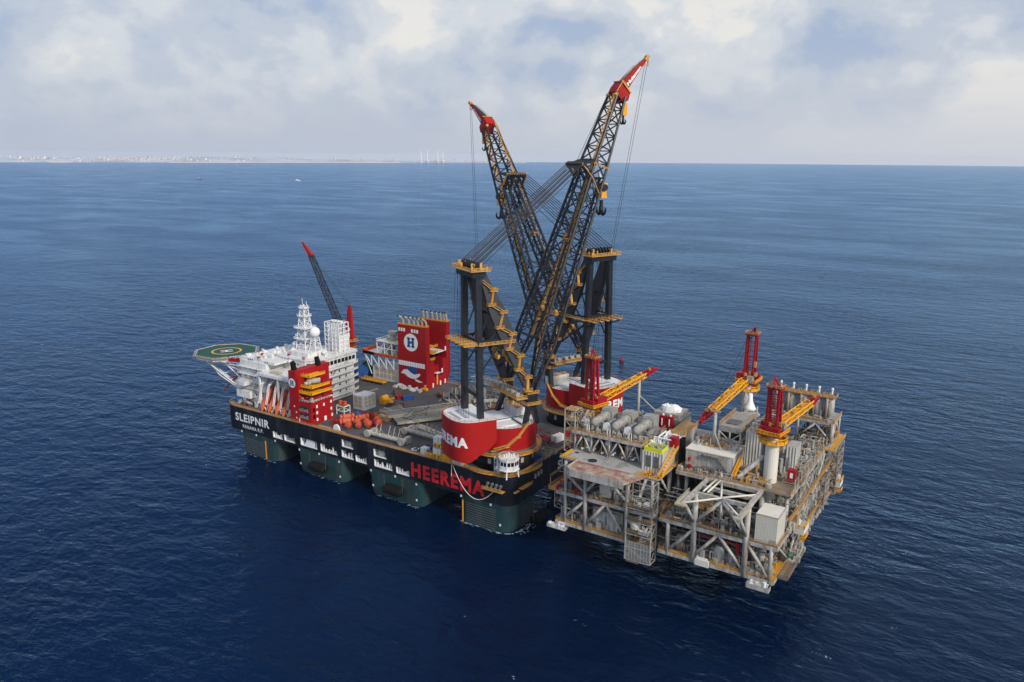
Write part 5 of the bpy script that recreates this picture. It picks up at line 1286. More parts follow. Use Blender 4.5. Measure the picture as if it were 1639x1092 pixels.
# ---------------- gas platform modules ----------------
def deckplate(t,name,x0,x1,y0,y1,z,mat='plat_deck',th=1.3,holes=None):
    P(name,MB().box(x0,x1,y0,y1,z-.25,z),mat,t)
    mb=MB()
    for y in (y0,y1): mb.bar((x0,y,z-.9),(x1,y,z-.9),.5,th)
    for x in (x0,x1): mb.bar((x,y0,z-.9),(x,y1,z-.9),.5,th)
    k=x0+8
    while k<x1-3: mb.bar((k,y0,z-.9),(k,y1,z-.9),.35,1.0); k+=8
    P('deck_beam',mb,'steel_light',t)
def col(t,x,y,z0,z1,r=.85,mat='steel_light'):
    P('column',MB().tube((x,y,z0),(x,y,z1),r,n=12),mat,t,smooth=True)
def brace(t,a,b_,r=.6,mat='steel_light'):
    P('brace',MB().tube(a,b_,r,n=9),mat,t,smooth=True)
def clutter(rr,x0,x1,y0,y1,z,n,hmax,mb=None,tall=.2):
    mb=mb or MB()
    for k in range(n):
        x,y=rr.uniform(x0,x1),rr.uniform(y0,y1); q=rr.random()
        if q<.35: mb.cbox((x,y,z),(rr.uniform(.4,2.4),rr.uniform(.4,2.0),rr.uniform(.4,hmax*.5)))
        elif q<.55: mb.tube((x,y,z),(x,y,z+rr.uniform(.8,hmax*(1 if rr.random()<tall else .5))),rr.uniform(.2,.8),n=8)
        elif q<.8:
            h=rr.uniform(.5,hmax*.8); L_=rr.uniform(2,8)
            if rr.random()<.5: a,b_=(x,y,z+h),(min(x1,x+L_),y,z+h)
            else: a,b_=(x,y,z+h),(x,min(y1,y+L_),z+h)
            r_=rr.uniform(.10,.32); mb.tube(a,b_,r_,n=6); mb.tube(a,(x,y,z),r_,n=6)
        else: mb.bar((x,y,z),(x,y,z+rr.uniform(1,2.6)),.14)
    return mb
rr=random.Random(101)
def crumple(x,y,z,rx,ry,h):
    q=random.Random(5); v=[];f=[]; n=14
    for i,(r_,zz) in enumerate(((1,0),(1.02,.45),(.8,.8),(.4,1.0))):
        for k in range(n):
            a=2*math.pi*k/n; j=1+q.uniform(-.14,.14); v.append((x+rx*r_*j*math.cos(a),y+ry*r_*j*math.sin(a),z+h*zz*(1+q.uniform(-.15,.15)*(i>0))))
    for i in range(3):
        for k in range(n): f.append((i*n+k,i*n+(k+1)%n,(i+1)*n+(k+1)%n,(i+1)*n+k))
    f.append(tuple(3*n+k for k in range(n))); return v,f
# ===== module one =====
M1=T('process_module','left grey gas platform module with generators, yellow-edged slab deck and one crane','platform module',(45,30,16),group=None)
deckplate(M1,'lower_deck',24,66,-3.4,62,16)
deckplate(M1,'middle_deck',24,66,-3.4,62,29)
P('upper_deck',MB().box(24,66.6,-1.2,62,41.9,42.5),'plat_slab',M1)
P('crane_laydown_deck',MB().prism([(32.5,-10.5),(35,-12.3),(57.3,-12.3),(61.5,-1.3),(32.5,-1.3)],41.9,42.55),'slab_rust',M1)
P('laydown_skirt',MB().prism([(32.4,-10.5),(34.9,-12.45),(57.4,-12.45),(57.4,-12.33),(35,-12.33),(32.52,-10.5)],40.4,43.3).box(32.3,32.48,-10.5,-1.3,40.4,43.3),'steel_light',M1)
P('generator_deck',MB().box(24.5,55.5,8,40,50.6,51),'steel_dark',M1)
mb=MB().box(24.5,55.5,7.6,8,50,51.1); mb.bar((55.7,8,50.5),(55.7,40,50.5),.4,1.1); P('generator_deck_edge',mb,'steel_light',M1)
mb=MB()
for x,y,r_ in ((37.3,-1.2+3,1.9),(61.6,1.6,1.9),(28,6,.8)): mb.tube((x,y,42.5),(x,y,42.62),r_,n=20)
P('socket_opening',mb,'dark_gap',M1)
mb=MB().box(57.6,66.6,-1.1,1.2,42.5,42.56).box(64.3,66.6,1.2,22,42.5,42.56).box(24,30,-1,.6,42.5,42.56).box(24,25.6,.6,9,42.5,42.56)
mb.box(24,66,-3.3,-2,16.0,16.05) ; P('walkway_marking',mb,'yellow',M1)
for x in (28,37,46,55,65):
    for y in (-3,14,31,48,61):
        if x==46 and y==-3: continue
        if x==65 and y==-3: col(M1,64.8,-2.4,14.5,42,.6); continue
        col(M1,x,y,14.6,41.9 if not(x==28 and y==-3) else 42,.85 if x!=28 else .65)
for a,b_ in (((37,16.5),(46,28)),((46,28),(55,16)),((37,27),(28.3,18)),((37,30.5),(43.5,38.6)),((37,30),(30.5,38)),((55,31),(50.5,38))): brace(M1,(a[0],-3,a[1]),(b_[0],-3 if b_[1]<35 else -6.5,b_[1]),.62)
for a,b_ in (((66,-3,29),(66,14,16)),((66,31,29),(66,14,16)),((66,14,29),(66,3,41)),((66,14,29),(66,30,41)),((24,-3,29),(24,14,17)),((24,14,29),(24,2,41))): brace(M1,a,b_,.45)
# supports of the generator deck
for k,x in enumerate((25.5,33,41,49,54.8)):
    P('column',MB().tube((x,9,42.5),(x,9,50.2),.45,n=8),'steel_light',M1)
for a,b_ in ((25.5,29.4),(29.4,33),(33,37),(37,41),(41,45),(45,49),(49,52),(52,54.8)):
    up_=a in (29.4,37,45,52)
    brace(M1,(a,8.4,50 if up_ else 42.8),(b_,8.4,42.8 if up_ else 50),.34)
mb=MB()
for z in (16,29):
    mb.rail([(24,-3.4,z),(66,-3.4,z)],1.15,2,.12); mb.rail([(66,-3.4,z),(66,60,z)],1.15,2,.12); mb.rail([(24,-3.4,z),(24,40,z)],1.15,2,.12)
mb.rail([(24.2,-1,42.5),(32.5,-1,42.5)],1.15,2,.12); mb.rail([(57.6,-1.1,42.5),(66.5,-1.1,42.5),(66.5,40,42.5)],1.15,2,.14); mb.rail([(24.6,8,51),(55.4,8,51),(55.4,40,51)],1.2,1.6,.17,toe=.3); mb.rail([(24.6,8,51),(24.6,36,51)],1.2,1.6,.17)
P('handrail',mb,'ochre',M1)
# side cantilever at the left
mb=MB().box(20.5,24,-4,9,28.6,29); mb.rail([(20.5,9,29),(20.5,-4,29),(24,-4,29)],1.2,1.5,.18); mb.rail([(20.5,9,33),(20.5,-2,33)],1.2,1.5,.14); mb.bar((20.5,-2,29),(20.5,-2,33),.25); mb.bar((20.5,9,29),(20.5,9,33),.25); P('side_gallery',mb,'ochre',M1)
P('side_truss',MB().stair_tower(22,26.5,-1,4,20,29,3,.16),'steel_light',M1)
# lower left white tray with gear
t=T('lifeboat_tray','pale tray platform with white gear, at the lower left corner of the left module','platform',(24,-3,12.4)); P('tray',MB().box(20.8,29,-4.8,-1.5,12.4,12.7).box(20.8,29,-4.9,-4.8,12.4,13.9).box(20.7,20.8,-4.8,-1.5,12.4,13.9).box(29,29.1,-4.8,-1.5,12.4,13.9),'steel_light',t)
P('gear',clutter(rr,21.2,28.4,-4.4,-3.6,12.7,34,3.6),'white',t); P('gear_skid',MB().box(23.4,26,-4.4,-2.6,12.7,14.2),'steel',t)
# interior equipment
P('machinery',clutter(rr,25,65,-1.5,30,16,150,9,tall=.5),'pipe_mix',M1)
P('machinery',clutter(rr,25,65,-2,30,29,150,9,tall=.5),'steel_dark',M1)
P('pipework',clutter(rr,25,64,-2.4,14,29,60,7),'steel_light',M1)
P('pipework',clutter(rr,25,64,-2.4,8,16,60,8),'steel_light',M1)
P('pipework',clutter(rr,24.5,34,-3,4,29,36,5),'crimson',M1)
mb=MB()
for z in (24,26.4,36): 
    for y in (-1,2,5): mb.tube((24,y,z),(66,y,z),.22,n=6)
for x in (26,31,59,62): mb.stair_tower(x,x+2,-2.6,0,16,29,3.2,.1) if x in (26,) else mb.tube((x,-1,16),(x,-1,42),.25,n=6)
P('pipe_rack',mb,'pipe_mix',M1)
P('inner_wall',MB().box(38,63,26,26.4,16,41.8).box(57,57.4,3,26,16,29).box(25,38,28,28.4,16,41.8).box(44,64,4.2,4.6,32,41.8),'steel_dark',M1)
t=T('enclosure','large pale grey box enclosure on the bottom deck of the left module','enclosure',(46,3,16)); P('wall',MB().box(39.5,52.5,-.6,8,16.01,24.6),'steel_light',t); P('door',MB().box(49.6,50.6,-.7,-.61,16.4,19).box(41,42.6,-.7,-.61,17,20),'white',t)
t=T('white_cabinet','white cabinet on the middle deck under the rusty laydown slab','cabinet',(44,1,29)); P('case',MB().box(41.5,46.2,.4,4,31,37.5).box(41.5,46.2,.4,4,29.01,31),'cream',t); P('panel',MB().box(47.6,48.8,.8,1.0,29.4,33.6).box(51,52.4,.8,1.0,29.4,33.6),'white',t)
# stair tower at the right front
st=P('stair_tower',MB().stair_tower(56.5,66.8,-6.4,-1.4,9.6,41.5,5.3,.24),'steel_light',M1)
mb=MB()
for z in (21.2,26.4,31.8): mb.box(56,66.8,-6.6,-1.4,z-.2,z); mb.rail([(56,-6.6,z),(66.8,-6.6,z)],1.2,1.6,.14)
mb.box(57,62,-6.4,-3,8.6,8.9); mb.rail([(57,-6.4,8.9),(62,-6.4,8.9)],1,1,.16); P('tower_landing',mb,'plat_deck',st)
mb=MB(); mb.box(56.6,66.7,-6.3,-6.22,10,17.4)
for k in range(9): mb.bar((56.8+k*1.22,-6.5,10),(56.8+k*1.22,-6.5,17.6),.16)
P('louvre_screen',mb,'steel',st)
P('tower_vessel',MB().lathe((59.5,-4.2,22.2),[(1.9,0),(2.0,2.2),(1.6,2.8)],14),'cream',st); P('tower_gear',clutter(rr,62,66.4,-6,-3,21.2,14,3.4),'white',st); P('tower_gear',clutter(rr,58,66.4,-6,-3,31.8,16,3.4),'white',st)
# left stair tower up to the generator deck
P('stair_tower',MB().stair_tower(20.4,25.2,9,14.5,41,59,4.4,.22).stair_tower(25.2,30,11,16,51,58,3.5,.18),'steel_light',M1)
mb=MB()
for z in (45.5,50,54.5,58.8): mb.box(20.4,25.2,9,14.5,z-.15,z); mb.rail([(20.4,9,z),(25.2,9,z)],1.2,1.4,.16)
P('stair_landing',mb,'ochre',M1)
# generators
G=None
gl=['grey gas turbine generator on the generator deck, left of three','grey gas turbine generator on the generator deck, middle of three','grey gas turbine generator on the generator deck, right of three']
for k in range(3):
    x=32.0+k*9.3
    if G is None:
        t=T('turbine_generator',gl[0],'generator',(x,20,51),0,'gas turbine generators on the generator deck',world=False); G=t
        P('exhaust_duct',MB().lathe((0,0,3.4),[(.4,-8.4),(1.5,-7.8),(1.75,-6.6),(1.75,-2),(1.95,-2),(1.95,-1.4),(1.75,-1.4),(1.75,4)],14,'y').box(-1.9,1.9,2,4,1.0,4.6),'steel',t,smooth=False)
        P('intake_box',MB().box(-2.4,2.4,4.2,10,.3,5.6).box(-2.6,2.6,5,9,5.6,5.9),'steel',t)
        P('end_disc',MB().lathe((-3.6,-7,2.6),[(1.75,-.25),(1.75,0.1)],20,'y'),'letter_white',t)
        P('side_unit',MB().lathe((4.3,0,2.2),[(.3,-6),(1.2,-5.6),(1.2,3)],10,'y').box(3.2,5.6,-2,5,.2,2.2),'pipe_mix',t)
        mb=MB(); r2=random.Random(3)
        for j in range(60): mb.cbox((r2.uniform(-4,5),r2.uniform(-10,3),0),(r2.uniform(.3,1.2),r2.uniform(.3,1),r2.uniform(.4,2.4)))
        P('auxiliary_gear',mb,'steel_light',t)
        mb=MB(); 
        for dx in (-1.2,-.2): mb.tube((dx,-11.2,-1),(dx,-11.2,3.4),.22,n=6)
        P('vent_pipe',mb,'cream',t)
    else: t=copy_tree(G); t.location=(x,20,51); t['label']=gl[k]
# pump sets beneath
G=None
for k in range(3):
    x=30.5+k*9; lb=['white capped pump set under the generator deck, left of three','white capped pump set under the generator deck, middle of three','white capped pump set under the generator deck, right of three'][k]
    if G is None:
        t=T('pump_set',lb,'pump',(x,12,42.5),0,'pump sets beneath the generator deck',world=False); G=t
        P('casing',MB().lathe((0,0,0),[(2,0),(2,3),(1.2,4.2)],14).box(-2.6,2.6,1,4,0,4.5),'steel',t); P('cap',MB().lathe((0,-.6,4.2),[(1.3,0),(1.3,1.2),(.9,1.8)],14),'letter_white',t); P('frame',MB().bar((-2.8,-1,0),(-2.8,-1,4.6),.35).bar((-2.8,-1,4.6),(-2.8,3,4.6),.35).bar((-4,-1,0),(-2.8,-1,3),.3),'ochre',t)
        mb=MB(); r2=random.Random(4)
        for j in range(14): mb.ball((r2.uniform(-3,4),r2.uniform(-3,-1.5),r2.uniform(.5,2)),.4,6)
        P('valve',mb,'letter_white',t)
    else: t=copy_tree(G); t.location=(x,12,42.5); t['label']=lb
P('machinery',clutter(rr,25,55,13,38,42.5,90,7,tall=.6),'steel_dark',M1)
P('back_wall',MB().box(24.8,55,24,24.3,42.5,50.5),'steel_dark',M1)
# corrugated enclosure with lemon roof tray
t=T('compressor_enclosure','white panelled enclosure with a lemon yellow tray on its roof','enclosure',(60,12,42.5)); P('wall',MB().box(56.6,65.3,5.2,22,42.52,50),'corrugated',t)
P('yellow_tray',MB().box(57.2,64.6,5.8,6.1,50,51.5).box(57.2,64.6,11.7,12,50,51.5).box(57.2,57.5,6.1,11.7,50,51.5).box(64.3,64.6,6.1,11.7,50,51.5).box(57.5,64.3,6.1,11.7,50.01,50.2),'lemon',t)
P('louvre',MB().box(58.4,60.6,5.08,5.18,44,48.6).box(61.6,63.6,5.08,5.18,44,48.6),'steel_dark',t)
P('roof_machinery',clutter(rr,57,64.8,12.6,24,50,46,4.4),'letter_white',t); P('roof_fan',clutter(rr,58.6,63.6,7,11,50.2,12,3.2),'steel_light',t)
mb=MB()
for dx in (0,1.6): mb.bar((65.9+dx,-.4,43),(66.2+dx,14,50.4),.28); mb.bar((65.9+dx,-.4,44),(66.2+dx,14,51.4),.22)
for k in range(9): mb.bar((65.9,-.4+14.4*k/9,43+7.4*k/9),(67.6,-.4+14.4*k/9,43+7.4*k/9),.25)
for k in range(20): x,y=rr.uniform(60,66.5),rr.uniform(-.8,3.6); mb.bar((x,y,42.6),(x+rr.uniform(-1.5,1.5),y+rr.uniform(-1,1),43+rr.random()*1.6),.24)
P('orange_stair',mb,'yellow',t)
t=T('red_cabinet','red cabinet at the head of the orange stair','cabinet',(65.4,16,50)); P('case',MB().box(64,66.8,14.6,17.6,50,54),'crimson',t); P('vent_duct',MB().box(66.9,68.2,17.5,20,43,53).tube((68.4,19,44),(68.4,19,53.5),.6),'rubber',t)
for k,(x) in enumerate((53.6,56.8)):
    t=T('red_tank',['red upright tank beside the domed grey roof, left one','red upright tank beside the domed grey roof, right one'][k],'tank',(x,33,51),0,'red upright tanks'); P('shell',MB().box(x-1.3,x+1.3,31.8,34,51,56),'crimson',t); P('nozzle',MB().tube((x,31.7,52),(x,31.7,55),.25).tube((x,33,56),(x,33,56.6),.5),'letter_white',t)
t=T('air_cooler','domed grey roofed cooler with a white sheeted hood on top, back of the left module','cooler',(53,44,48)); P('casing',MB().box(46.5,59.5,37,50,48,53.5).prism([(47.5,38),(58.5,38),(58.5,49),(47.5,49)],53.5,55.2),'steel',t); P('hood',MB().add(*crumple(53,42.5,55.2,4.4,3.0,2.6)),'letter_white',t,smooth=False); P('leg',MB().bar((47,37.3,42.5),(47,37.3,48),.5).bar((59,37.3,42.5),(59,37.3,48),.5).bar((59,49.7,42.5),(59,49.7,48),.5),'steel_light',t)
P('side_wall_panel',MB().box(60,66,24,40,42.52,52.4),'corrugated',M1); P('wall_top_gallery',MB().box(60,66.4,24,40,52.4,52.7).rail([(60,24,52.7),(66.3,24,52.7),(66.3,40,52.7)],1.2,1.6,.16),'ochre',M1)
P('machinery',clutter(rr,25,60,40,61,42.5,90,8,tall=.5),'steel',M1)
P('machinery',clutter(rr,56,60,24,38,42.5,30,10,tall=.8),'steel_dark',M1)
# ===== module two =====
M2=T('process_module','right grey gas platform module with open steel frame, tall vessels and two cranes','platform module',(90,45,16))
deckplate(M2,'lower_deck',68.6,111.6,-3.4,88,16)
deckplate(M2,'middle_deck',68.6,112,-3.4,88,29)
P('upper_deck',MB().box(68.6,111.6,11.6,66,41.9,42.5),'plat_deck',M2)
P('upper_deck_rear',MB().box(98,115.4,67,90,41.9,42.5),'plat_slab',M2)
P('rear_walkway',MB().box(98,115.4,67,69,42.5,42.55).box(113,115.4,69,90,42.5,42.55),'yellow',M2)
P('tank_deck',MB().box(86,112.6,75.8,92,50.2,51.2),'steel_light',M2)
mb=MB().bar((68.6,11.4,41.9),(102,11.4,41.9),.6,1.5).bar((111.6,11.6,41.9),(111.6,66,41.9),.5,1.4).bar((68.6,11.6,41.9),(68.6,60,41.9),.5,1.4); P('deck_beam',mb,'steel_light',M2)
for x in (72,82,101,110):
    for y in (-3,14,31,48,66,84):
        z1=41.9
        if x==110 and y==-3: z1=28.8
        if x==72 and y==-3: z1=28.8
        big=x in (82,101)
        col(M2,x,y,14.6,z1,1.0 if big else .7)
col(M2,112,76,41,51,.8); col(M2,98,76,41,51,.5); col(M2,112,91,41,51,.5); col(M2,86.5,76.5,41,51,.5)
for a,b_ in (((82,16.6),(91,27.8)),((91,27.8),(101,16.4)),((82,27.6),(73,17)),((101,28),(109.3,17)),((82,30),(91.5,41.3)),((91.5,41.3),(101,30))): brace(M2,(a[0],-3,a[1]),(b_[0],-3,b_[1]),.62)
brace(M2,(82,-3,30),(81,-12,41),.6); brace(M2,(101,-3,30),(101,-13,41),.62); brace(M2,(101,-3,30.5),(97,-9,41),.42)
for a,b_ in (((112,76,42.8),(105,76,50)),((105,76,50),(98,76,42.8)),((112,76,42.8),(112,84,50)),((112,91,42.8),(112,84,50)),((112,-3,29),(112,14,17)),((112,31,29),(112,14,17)),((112,31,29),(112,48,17)),((112,66,29),(112,48,17)),((112,14,29),(112,30,41.4)),((112,48,29),(112,32,41.4)),((112,48,29),(112,65,41.4))): brace(M2,a,b_,.42)
# open front frame
mb=MB()
for x in (81.2,101.2): mb.bar((x,-16,41.7),(x,11.4,41.7),1.3,1.5); 
for y in (-3,4): mb.bar((81.2,y,41.6),(101.2,y,41.6),1.2,1.4)
mb.bar((81.2,11,41.7),(101.2,11,41.7),1.2,1.4)
P('open_frame',mb,'steel_light',M2)
for a,b_ in (((81.4,-14.6,42.3),(91.4,-3.4,42.3)),((91.2,-3.2,42.3),(87,10,42.3)),((91.4,-3,42.3),(100.6,6,42.3)),((91.8,-3.4,42.2),(100.8,-14,42.2)),((84.2,-2,42.6),(84.6,10.8,42.6)),((85.8,-2,42.6),(86.2,10.8,42.6)),((91.4,-3,42),(91.4,-3,34))): brace(M2,a,b_,.36,'cream')
mb=MB()
for x in (79.6,102.0): mb.rail([(x,-16,42.4),(x,-4,42.4)],1.1,1.8,.13); mb.box(x-.5,x+.5,-16.4,-4,41.9,42.1)
mb.box(79,82.6,-16.6,-15.2,41.7,42.4).box(99.8,102.6,-16.6,-15.2,41.7,42.4); P('frame_walkway',mb,'beige',M2)
mb=MB()
for z in (16,29): mb.rail([(68.6,-3.4,z),(111.8,-3.4,z),(111.8,86,z)],1.15,2,.12); mb.rail([(68.6,-3.4,z),(68.6,30,z)],1.15,2,.12)
mb.rail([(68.7,11.7,42.5),(101,11.7,42.5)],1.15,2,.14); mb.rail([(111.5,12,42.5),(111.5,66,42.5)],1.15,2,.16,toe=.3); mb.rail([(98,67,42.5),(115.4,67,42.5),(115.4,90,42.5)],1.2,2,.14)
mb.rail([(86,75.9,51.2),(112.5,75.9,51.2),(112.5,92,51.2)],1.2,1.6,.17,toe=.3); mb.rail([(68.7,12,42.5),(68.7,50,42.5)],1.15,2,.13)
P('handrail',mb,'ochre',M2)
mb=MB().box(69,90,-3.3,-2.0,16.0,16.06).box(90.5,104,-3.3,-2.1,16.0,16.06).box(109.6,111.6,-3.3,12,16.0,16.06).box(92,93.8,-2,9,16,16.06); P('walkway_marking',mb,'yellow',M2)
P('rear_extension',MB().box(112,115.5,.5,27,15.5,16).rail([(112,.5,16),(115.5,.5,16),(115.5,27,16)],1.1,2,.14),'plat_deck',M2)
P('manifold',clutter(rr,112.4,115.2,14,26,16,60,5,tall=.6),'steel_light',M2); P('green_valve',MB().ball((112.8,12,19.5),1.0,10),'green',M2)
P('machinery',clutter(rr,70,110,-1.5,32,16,190,9,tall=.5),'pipe_mix',M2)
P('machinery',clutter(rr,70,102,-2,30,29,170,9,tall=.5),'steel_dark',M2)
P('pipework',clutter(rr,70,110,-2.6,12,16,80,8),'steel_light',M2)
P('pipework',clutter(rr,70,101,-2.6,12,29,70,6),'steel_light',M2)
P('pipework',clutter(rr,70,100,-2.4,8,29,60,3),'brown',M2)
mb=MB()
for z in (24.4,26,37): 
    for y in (-.6,2.6,7): mb.tube((69,y,z),(111,y,z),.25,n=6)
P('pipe_rack',mb,'pipe_mix',M2)
mb=MB()
for z,y,x0 in ((25.4,-1.8,84),(26.6,-1.4,72),(27.2,3,70)): mb.tube((x0,y,z),(x0+16,y,z),.3,n=6)
mb.bar((98,-1.5,22),(98,-1.5,26),1.2); mb.bar((93,-1.5,25),(93,-1.5,28),.8); P('red_pipe',mb,'crimson',M2)
mb=MB()
for x,y,z,r_,h in ((75.5,1,16,1.6,6),(91,0,16.2,2.1,6),(80,9,29,1.6,6),(95,8,29,1.3,7),(88,7,29,1.2,6),(105,4,16,1.4,8)): P('vessel',MB().lathe((x,y,z),[(r_,0),(r_,h*.85),(r_*.6,h)],14),'steel_light',M2,smooth=True)
mb=clutter(rr,104,110,1,10,16,22,5); P('yellow_machinery',mb,'ochre',M2); P('yellow_machinery',clutter(rr,80,86,2,8,33,14,4),'ochre',M2)
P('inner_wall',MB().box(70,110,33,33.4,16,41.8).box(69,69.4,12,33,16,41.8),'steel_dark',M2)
P('machinery',clutter(rr,103,111.4,12,88,29,240,11,tall=.6),'steel_light',M2); P('machinery',clutter(rr,103,111.4,12,88,16,200,12,tall=.6),'pipe_mix',M2)
P('machinery',clutter(rr,98,111,30,66,42.5,200,7,tall=.5),'steel',M2); P('pipework',clutter(rr,98,111,28,66,42.5,110,9,tall=.6),'steel_light',M2)
P('ochre_gear',clutter(rr,98,111,30,66,42.5,70,5),'ochre',M2)
mb=MB()
for y in (20,29,38,47,56,65,74):
    for z in (16,29): mb.bar((111.9,y,z),(111.9,y+8,z+12.5),.22); mb.bar((111.9,y,z+12.5),(111.9,y,z),.3)
for y in range(14,64,5): mb.bar((112.2,y,42.5),(112.2,y,46+3*rr.random()),.25)
P('side_truss',mb,'steel_light',M2)
for (x0,x1,y0,y1,z0,z1) in ((106,112.6,22,30,29,43),(112.2,115.6,76,87,20,41),(112.2,115,57,64,22,34)):
    st=P('stair_tower',MB().stair_tower(x0,x1,y0,y1,z0,z1,3.4,.2),'steel_light',M2); mb=MB(); n_=round((z1-z0)/3.4)
    for k in range(n_+1): z=z0+(z1-z0)*k/n_; mb.box(x0,x1,y0,y1,z-.12,z); mb.rail([(x0,y0,z),(x1,y0,z),(x1,y1,z)],1.1,1.6,.12)
    P('tower_landing',mb,'plat_deck',st)
mb=MB(); mb.bar((112.6,12,28.8),(112.6,70,41.5),.0001)
P('long_gallery',MB().box(112,113.3,8,74,34.7,34.9).rail([(113.3,8,34.9),(113.3,74,34.9)],1.2,2,.14).box(112,113.2,40,76,21.9,22.1).rail([(113.2,40,22.1),(113.2,76,22.1)],1.2,2,.14).box(112,114.4,60,76,20.9,21.1),'ochre',M2)
# hanging platforms at the right side
for k,(x0,x1,y0,y1,z) in enumerate(((112.1,115.6,20,28,27),(115.1,117.2,78,84,25))):
    t=T('side_platform',['pale cantilever platform with yellow rails on the right side, beside the white container','small pale cantilever platform at the far right edge'][k],'platform',(x0,y0,z-2)); P('tray',MB().box(x0,x1,y0,y1,z-2.4,z).box(x0+.2,x0+1.4,y0+1,y0+3,z,z+2.6),'cream',t); P('rail',MB().rail([(x0,y0,z),(x1,y0,z),(x1,y1,z)],1.3,1.4,.25).rail([(x1-1.5,y0,z-4.4),(x1+.4,y0,z-4.4),(x1+.4,y1-2,z-4.4)],1.2,1.4,.2).box(x1-1.5,x1+.4,y0,y1-2,z-4.6,z-4.4),'yellow',t)
# lower right tray
t=T('lifeboat_tray','pale tray platform with white gear, at the lowest corner of the right module','platform',(107,-4.7,12.4)); P('tray',MB().box(103,110.9,-6,-3.45,12.4,12.7).box(103,110.9,-6.1,-6,12.4,14.2).box(102.9,103,-6,-3.45,12.4,14.2).box(110.9,111,-6,-3.45,12.4,14.2),'steel_light',t)
P('gear',clutter(rr,103.4,110.4,-5.6,-4,12.7,30,3.2),'white',t); P('gear_skid',MB().box(106,108.8,-5.6,-4,12.7,14.8),'cream',t)
t=T('pale_basket','pale equipment basket on the front edge of the bottom deck, right module','basket',(87,-3.6,15)); P('wall',MB().box(83.4,88.6,-4.4,-3.5,14.4,16.8),'cream',t); P('load',MB().box(84,88,-4.2,-3.7,16.8,17.6),'letter_white',t)
# white container
t=T('white_module_container','big white ribbed container box on the right front corner of the platform','container',(107.5,3,29)); mb=MB().box(103.6,111.2,-2.4,8.2,29.02,39.3); 
for k in range(16): x=103.8+k*.48; mb.box(x,x+.2,-2.5,-2.401,29.4,39)
for k in range(21): y=-2.1+k*.5; mb.box(111.201,111.3,y,y+.2,29.4,39)
P('box',mb,'cream',t); P('roof_edge',MB().box(103.5,111.35,-2.55,-2.4,39.1,39.45).box(111.2,111.4,-2.4,8.2,39.1,39.45),'steel_light',t)
t=T('wooden_crate','pale wooden crates stacked on the yellow gallery beside the white container','crate',(113,14,29)); P('crate',MB().box(112,113.6,16,18.8,31,34).box(112,113.4,12,14,29.2,30.6),'wood',t); P('lid',MB().box(111.95,113.65,15.9,18.9,34,34.15),'beige',t)
# control building
t=T('control_building','long white building with a dark bent duct on its front wall','building',(78,24,42.5))
P('wall',MB().box(70.4,88.4,16,31,42.51,50.2),'steel_light',t); P('roof',MB().box(70.2,88.7,15.8,31.2,50.2,50.6),'cream',t)
mb=MB(); mb.bar((77.2,15.5,49.0),(83,15.5,48.8),.9,.7); mb.bar((83,15.5,48.9),(87,15.5,44.2),.9,.7); mb.tube((77.2,15.2,49),(77.2,16,49),.6); P('duct',mb,'steel_dark',t)
P('wall_pipes',clutter(rr,74,86.5,14.3,15.6,42.5,44,3.4),'pipe_mix',t); mb=MB().tube((72.5,15,43),(72.5,15,44.6),.7).tube((72.2,15,46),(72.2,15,47.4),.6); P('red_valve',mb,'crimson',t)
mb=MB(); mb.bar((89.6,14.6,43),(90.2,22,48.2),1.1,.3); mb.rail([(89,14.6,43),(89.6,22,48.2)],1.2,1.4,.2); mb.rail([(90.2,14.6,43),(90.8,22,48.2)],1.2,1.4,.2); P('yellow_stair',mb,'yellow',t)
P('roof_gear',clutter(rr,71,88,22,30.8,50.6,60,4),'steel_light',t); P('roof_ochre_gear',clutter(rr,71,84,22,30,50.6,26,3),'ochre',t); P('duct_frame',MB().box(88.41,88.5,16.4,16.8,42.6,49.6),'blue',t)
# tall corrugated enclosure
t=T('tall_enclosure','tall grey corrugated enclosure behind the right hand crane pedestal','enclosure',(97,36,42.5)); P('wall',MB().box(88.6,101,31.5,44,42.52,56.6).box(104.4,108,30,38,42.52,54),'corrugated',t); P('roof_gear',clutter(rr,89,100.6,32,43,56.6,70,4),'steel_light',t); P('roof_rail',MB().rail([(88.7,31.6,56.6),(100.9,31.6,56.6),(100.9,44,56.6)],1.2,1.6,.16),'ochre',t); P('roof_tank',MB().lathe((94,50,56),[(4.4,-6),(4.4,-2),(3,0)],16,'y'),'steel_light',t)
# cooler truss box
t=T('cooler_box','grey truss-sided cooler box on legs behind the white control building','cooler',(81,40,46)); P('casing',MB().box(77.2,86.2,33,54,54,56.4).box(77.4,77.8,33,54,50.5,54).box(85.8,86.0,33.2,54,50.5,54),'steel',t); mb=MB()
for x in (77.4,81.8,86):
    for y in (33,54): mb.bar((x,y,42.5),(x,y,54),.45)
mb.bar((77.4,33,50.6),(86,33,50.6),.6,.8); mb.bar((86,33,50.6),(86,54,50.6),.5,.8); mb.bar((77.4,33,54),(81.8,33,50.6),.3); mb.bar((86,33,54),(81.8,33,50.6),.3)
P('frame',mb,'cream',t); P('roof_hatch',MB().box(79,84,36,42,56.4,56.8),'steel_dark',t); P('roof_rail',MB().rail([(77.3,33.2,56.4),(77.3,54,56.4)],1.4,1.2,.2).rail([(86.1,33.2,56.4),(86.1,54,56.4)],1.0,1.6,.12),'ochre',t); P('inner_gear',MB().box(78.5,85.2,34.5,52,50.7,53.8),'dark_gap',t)
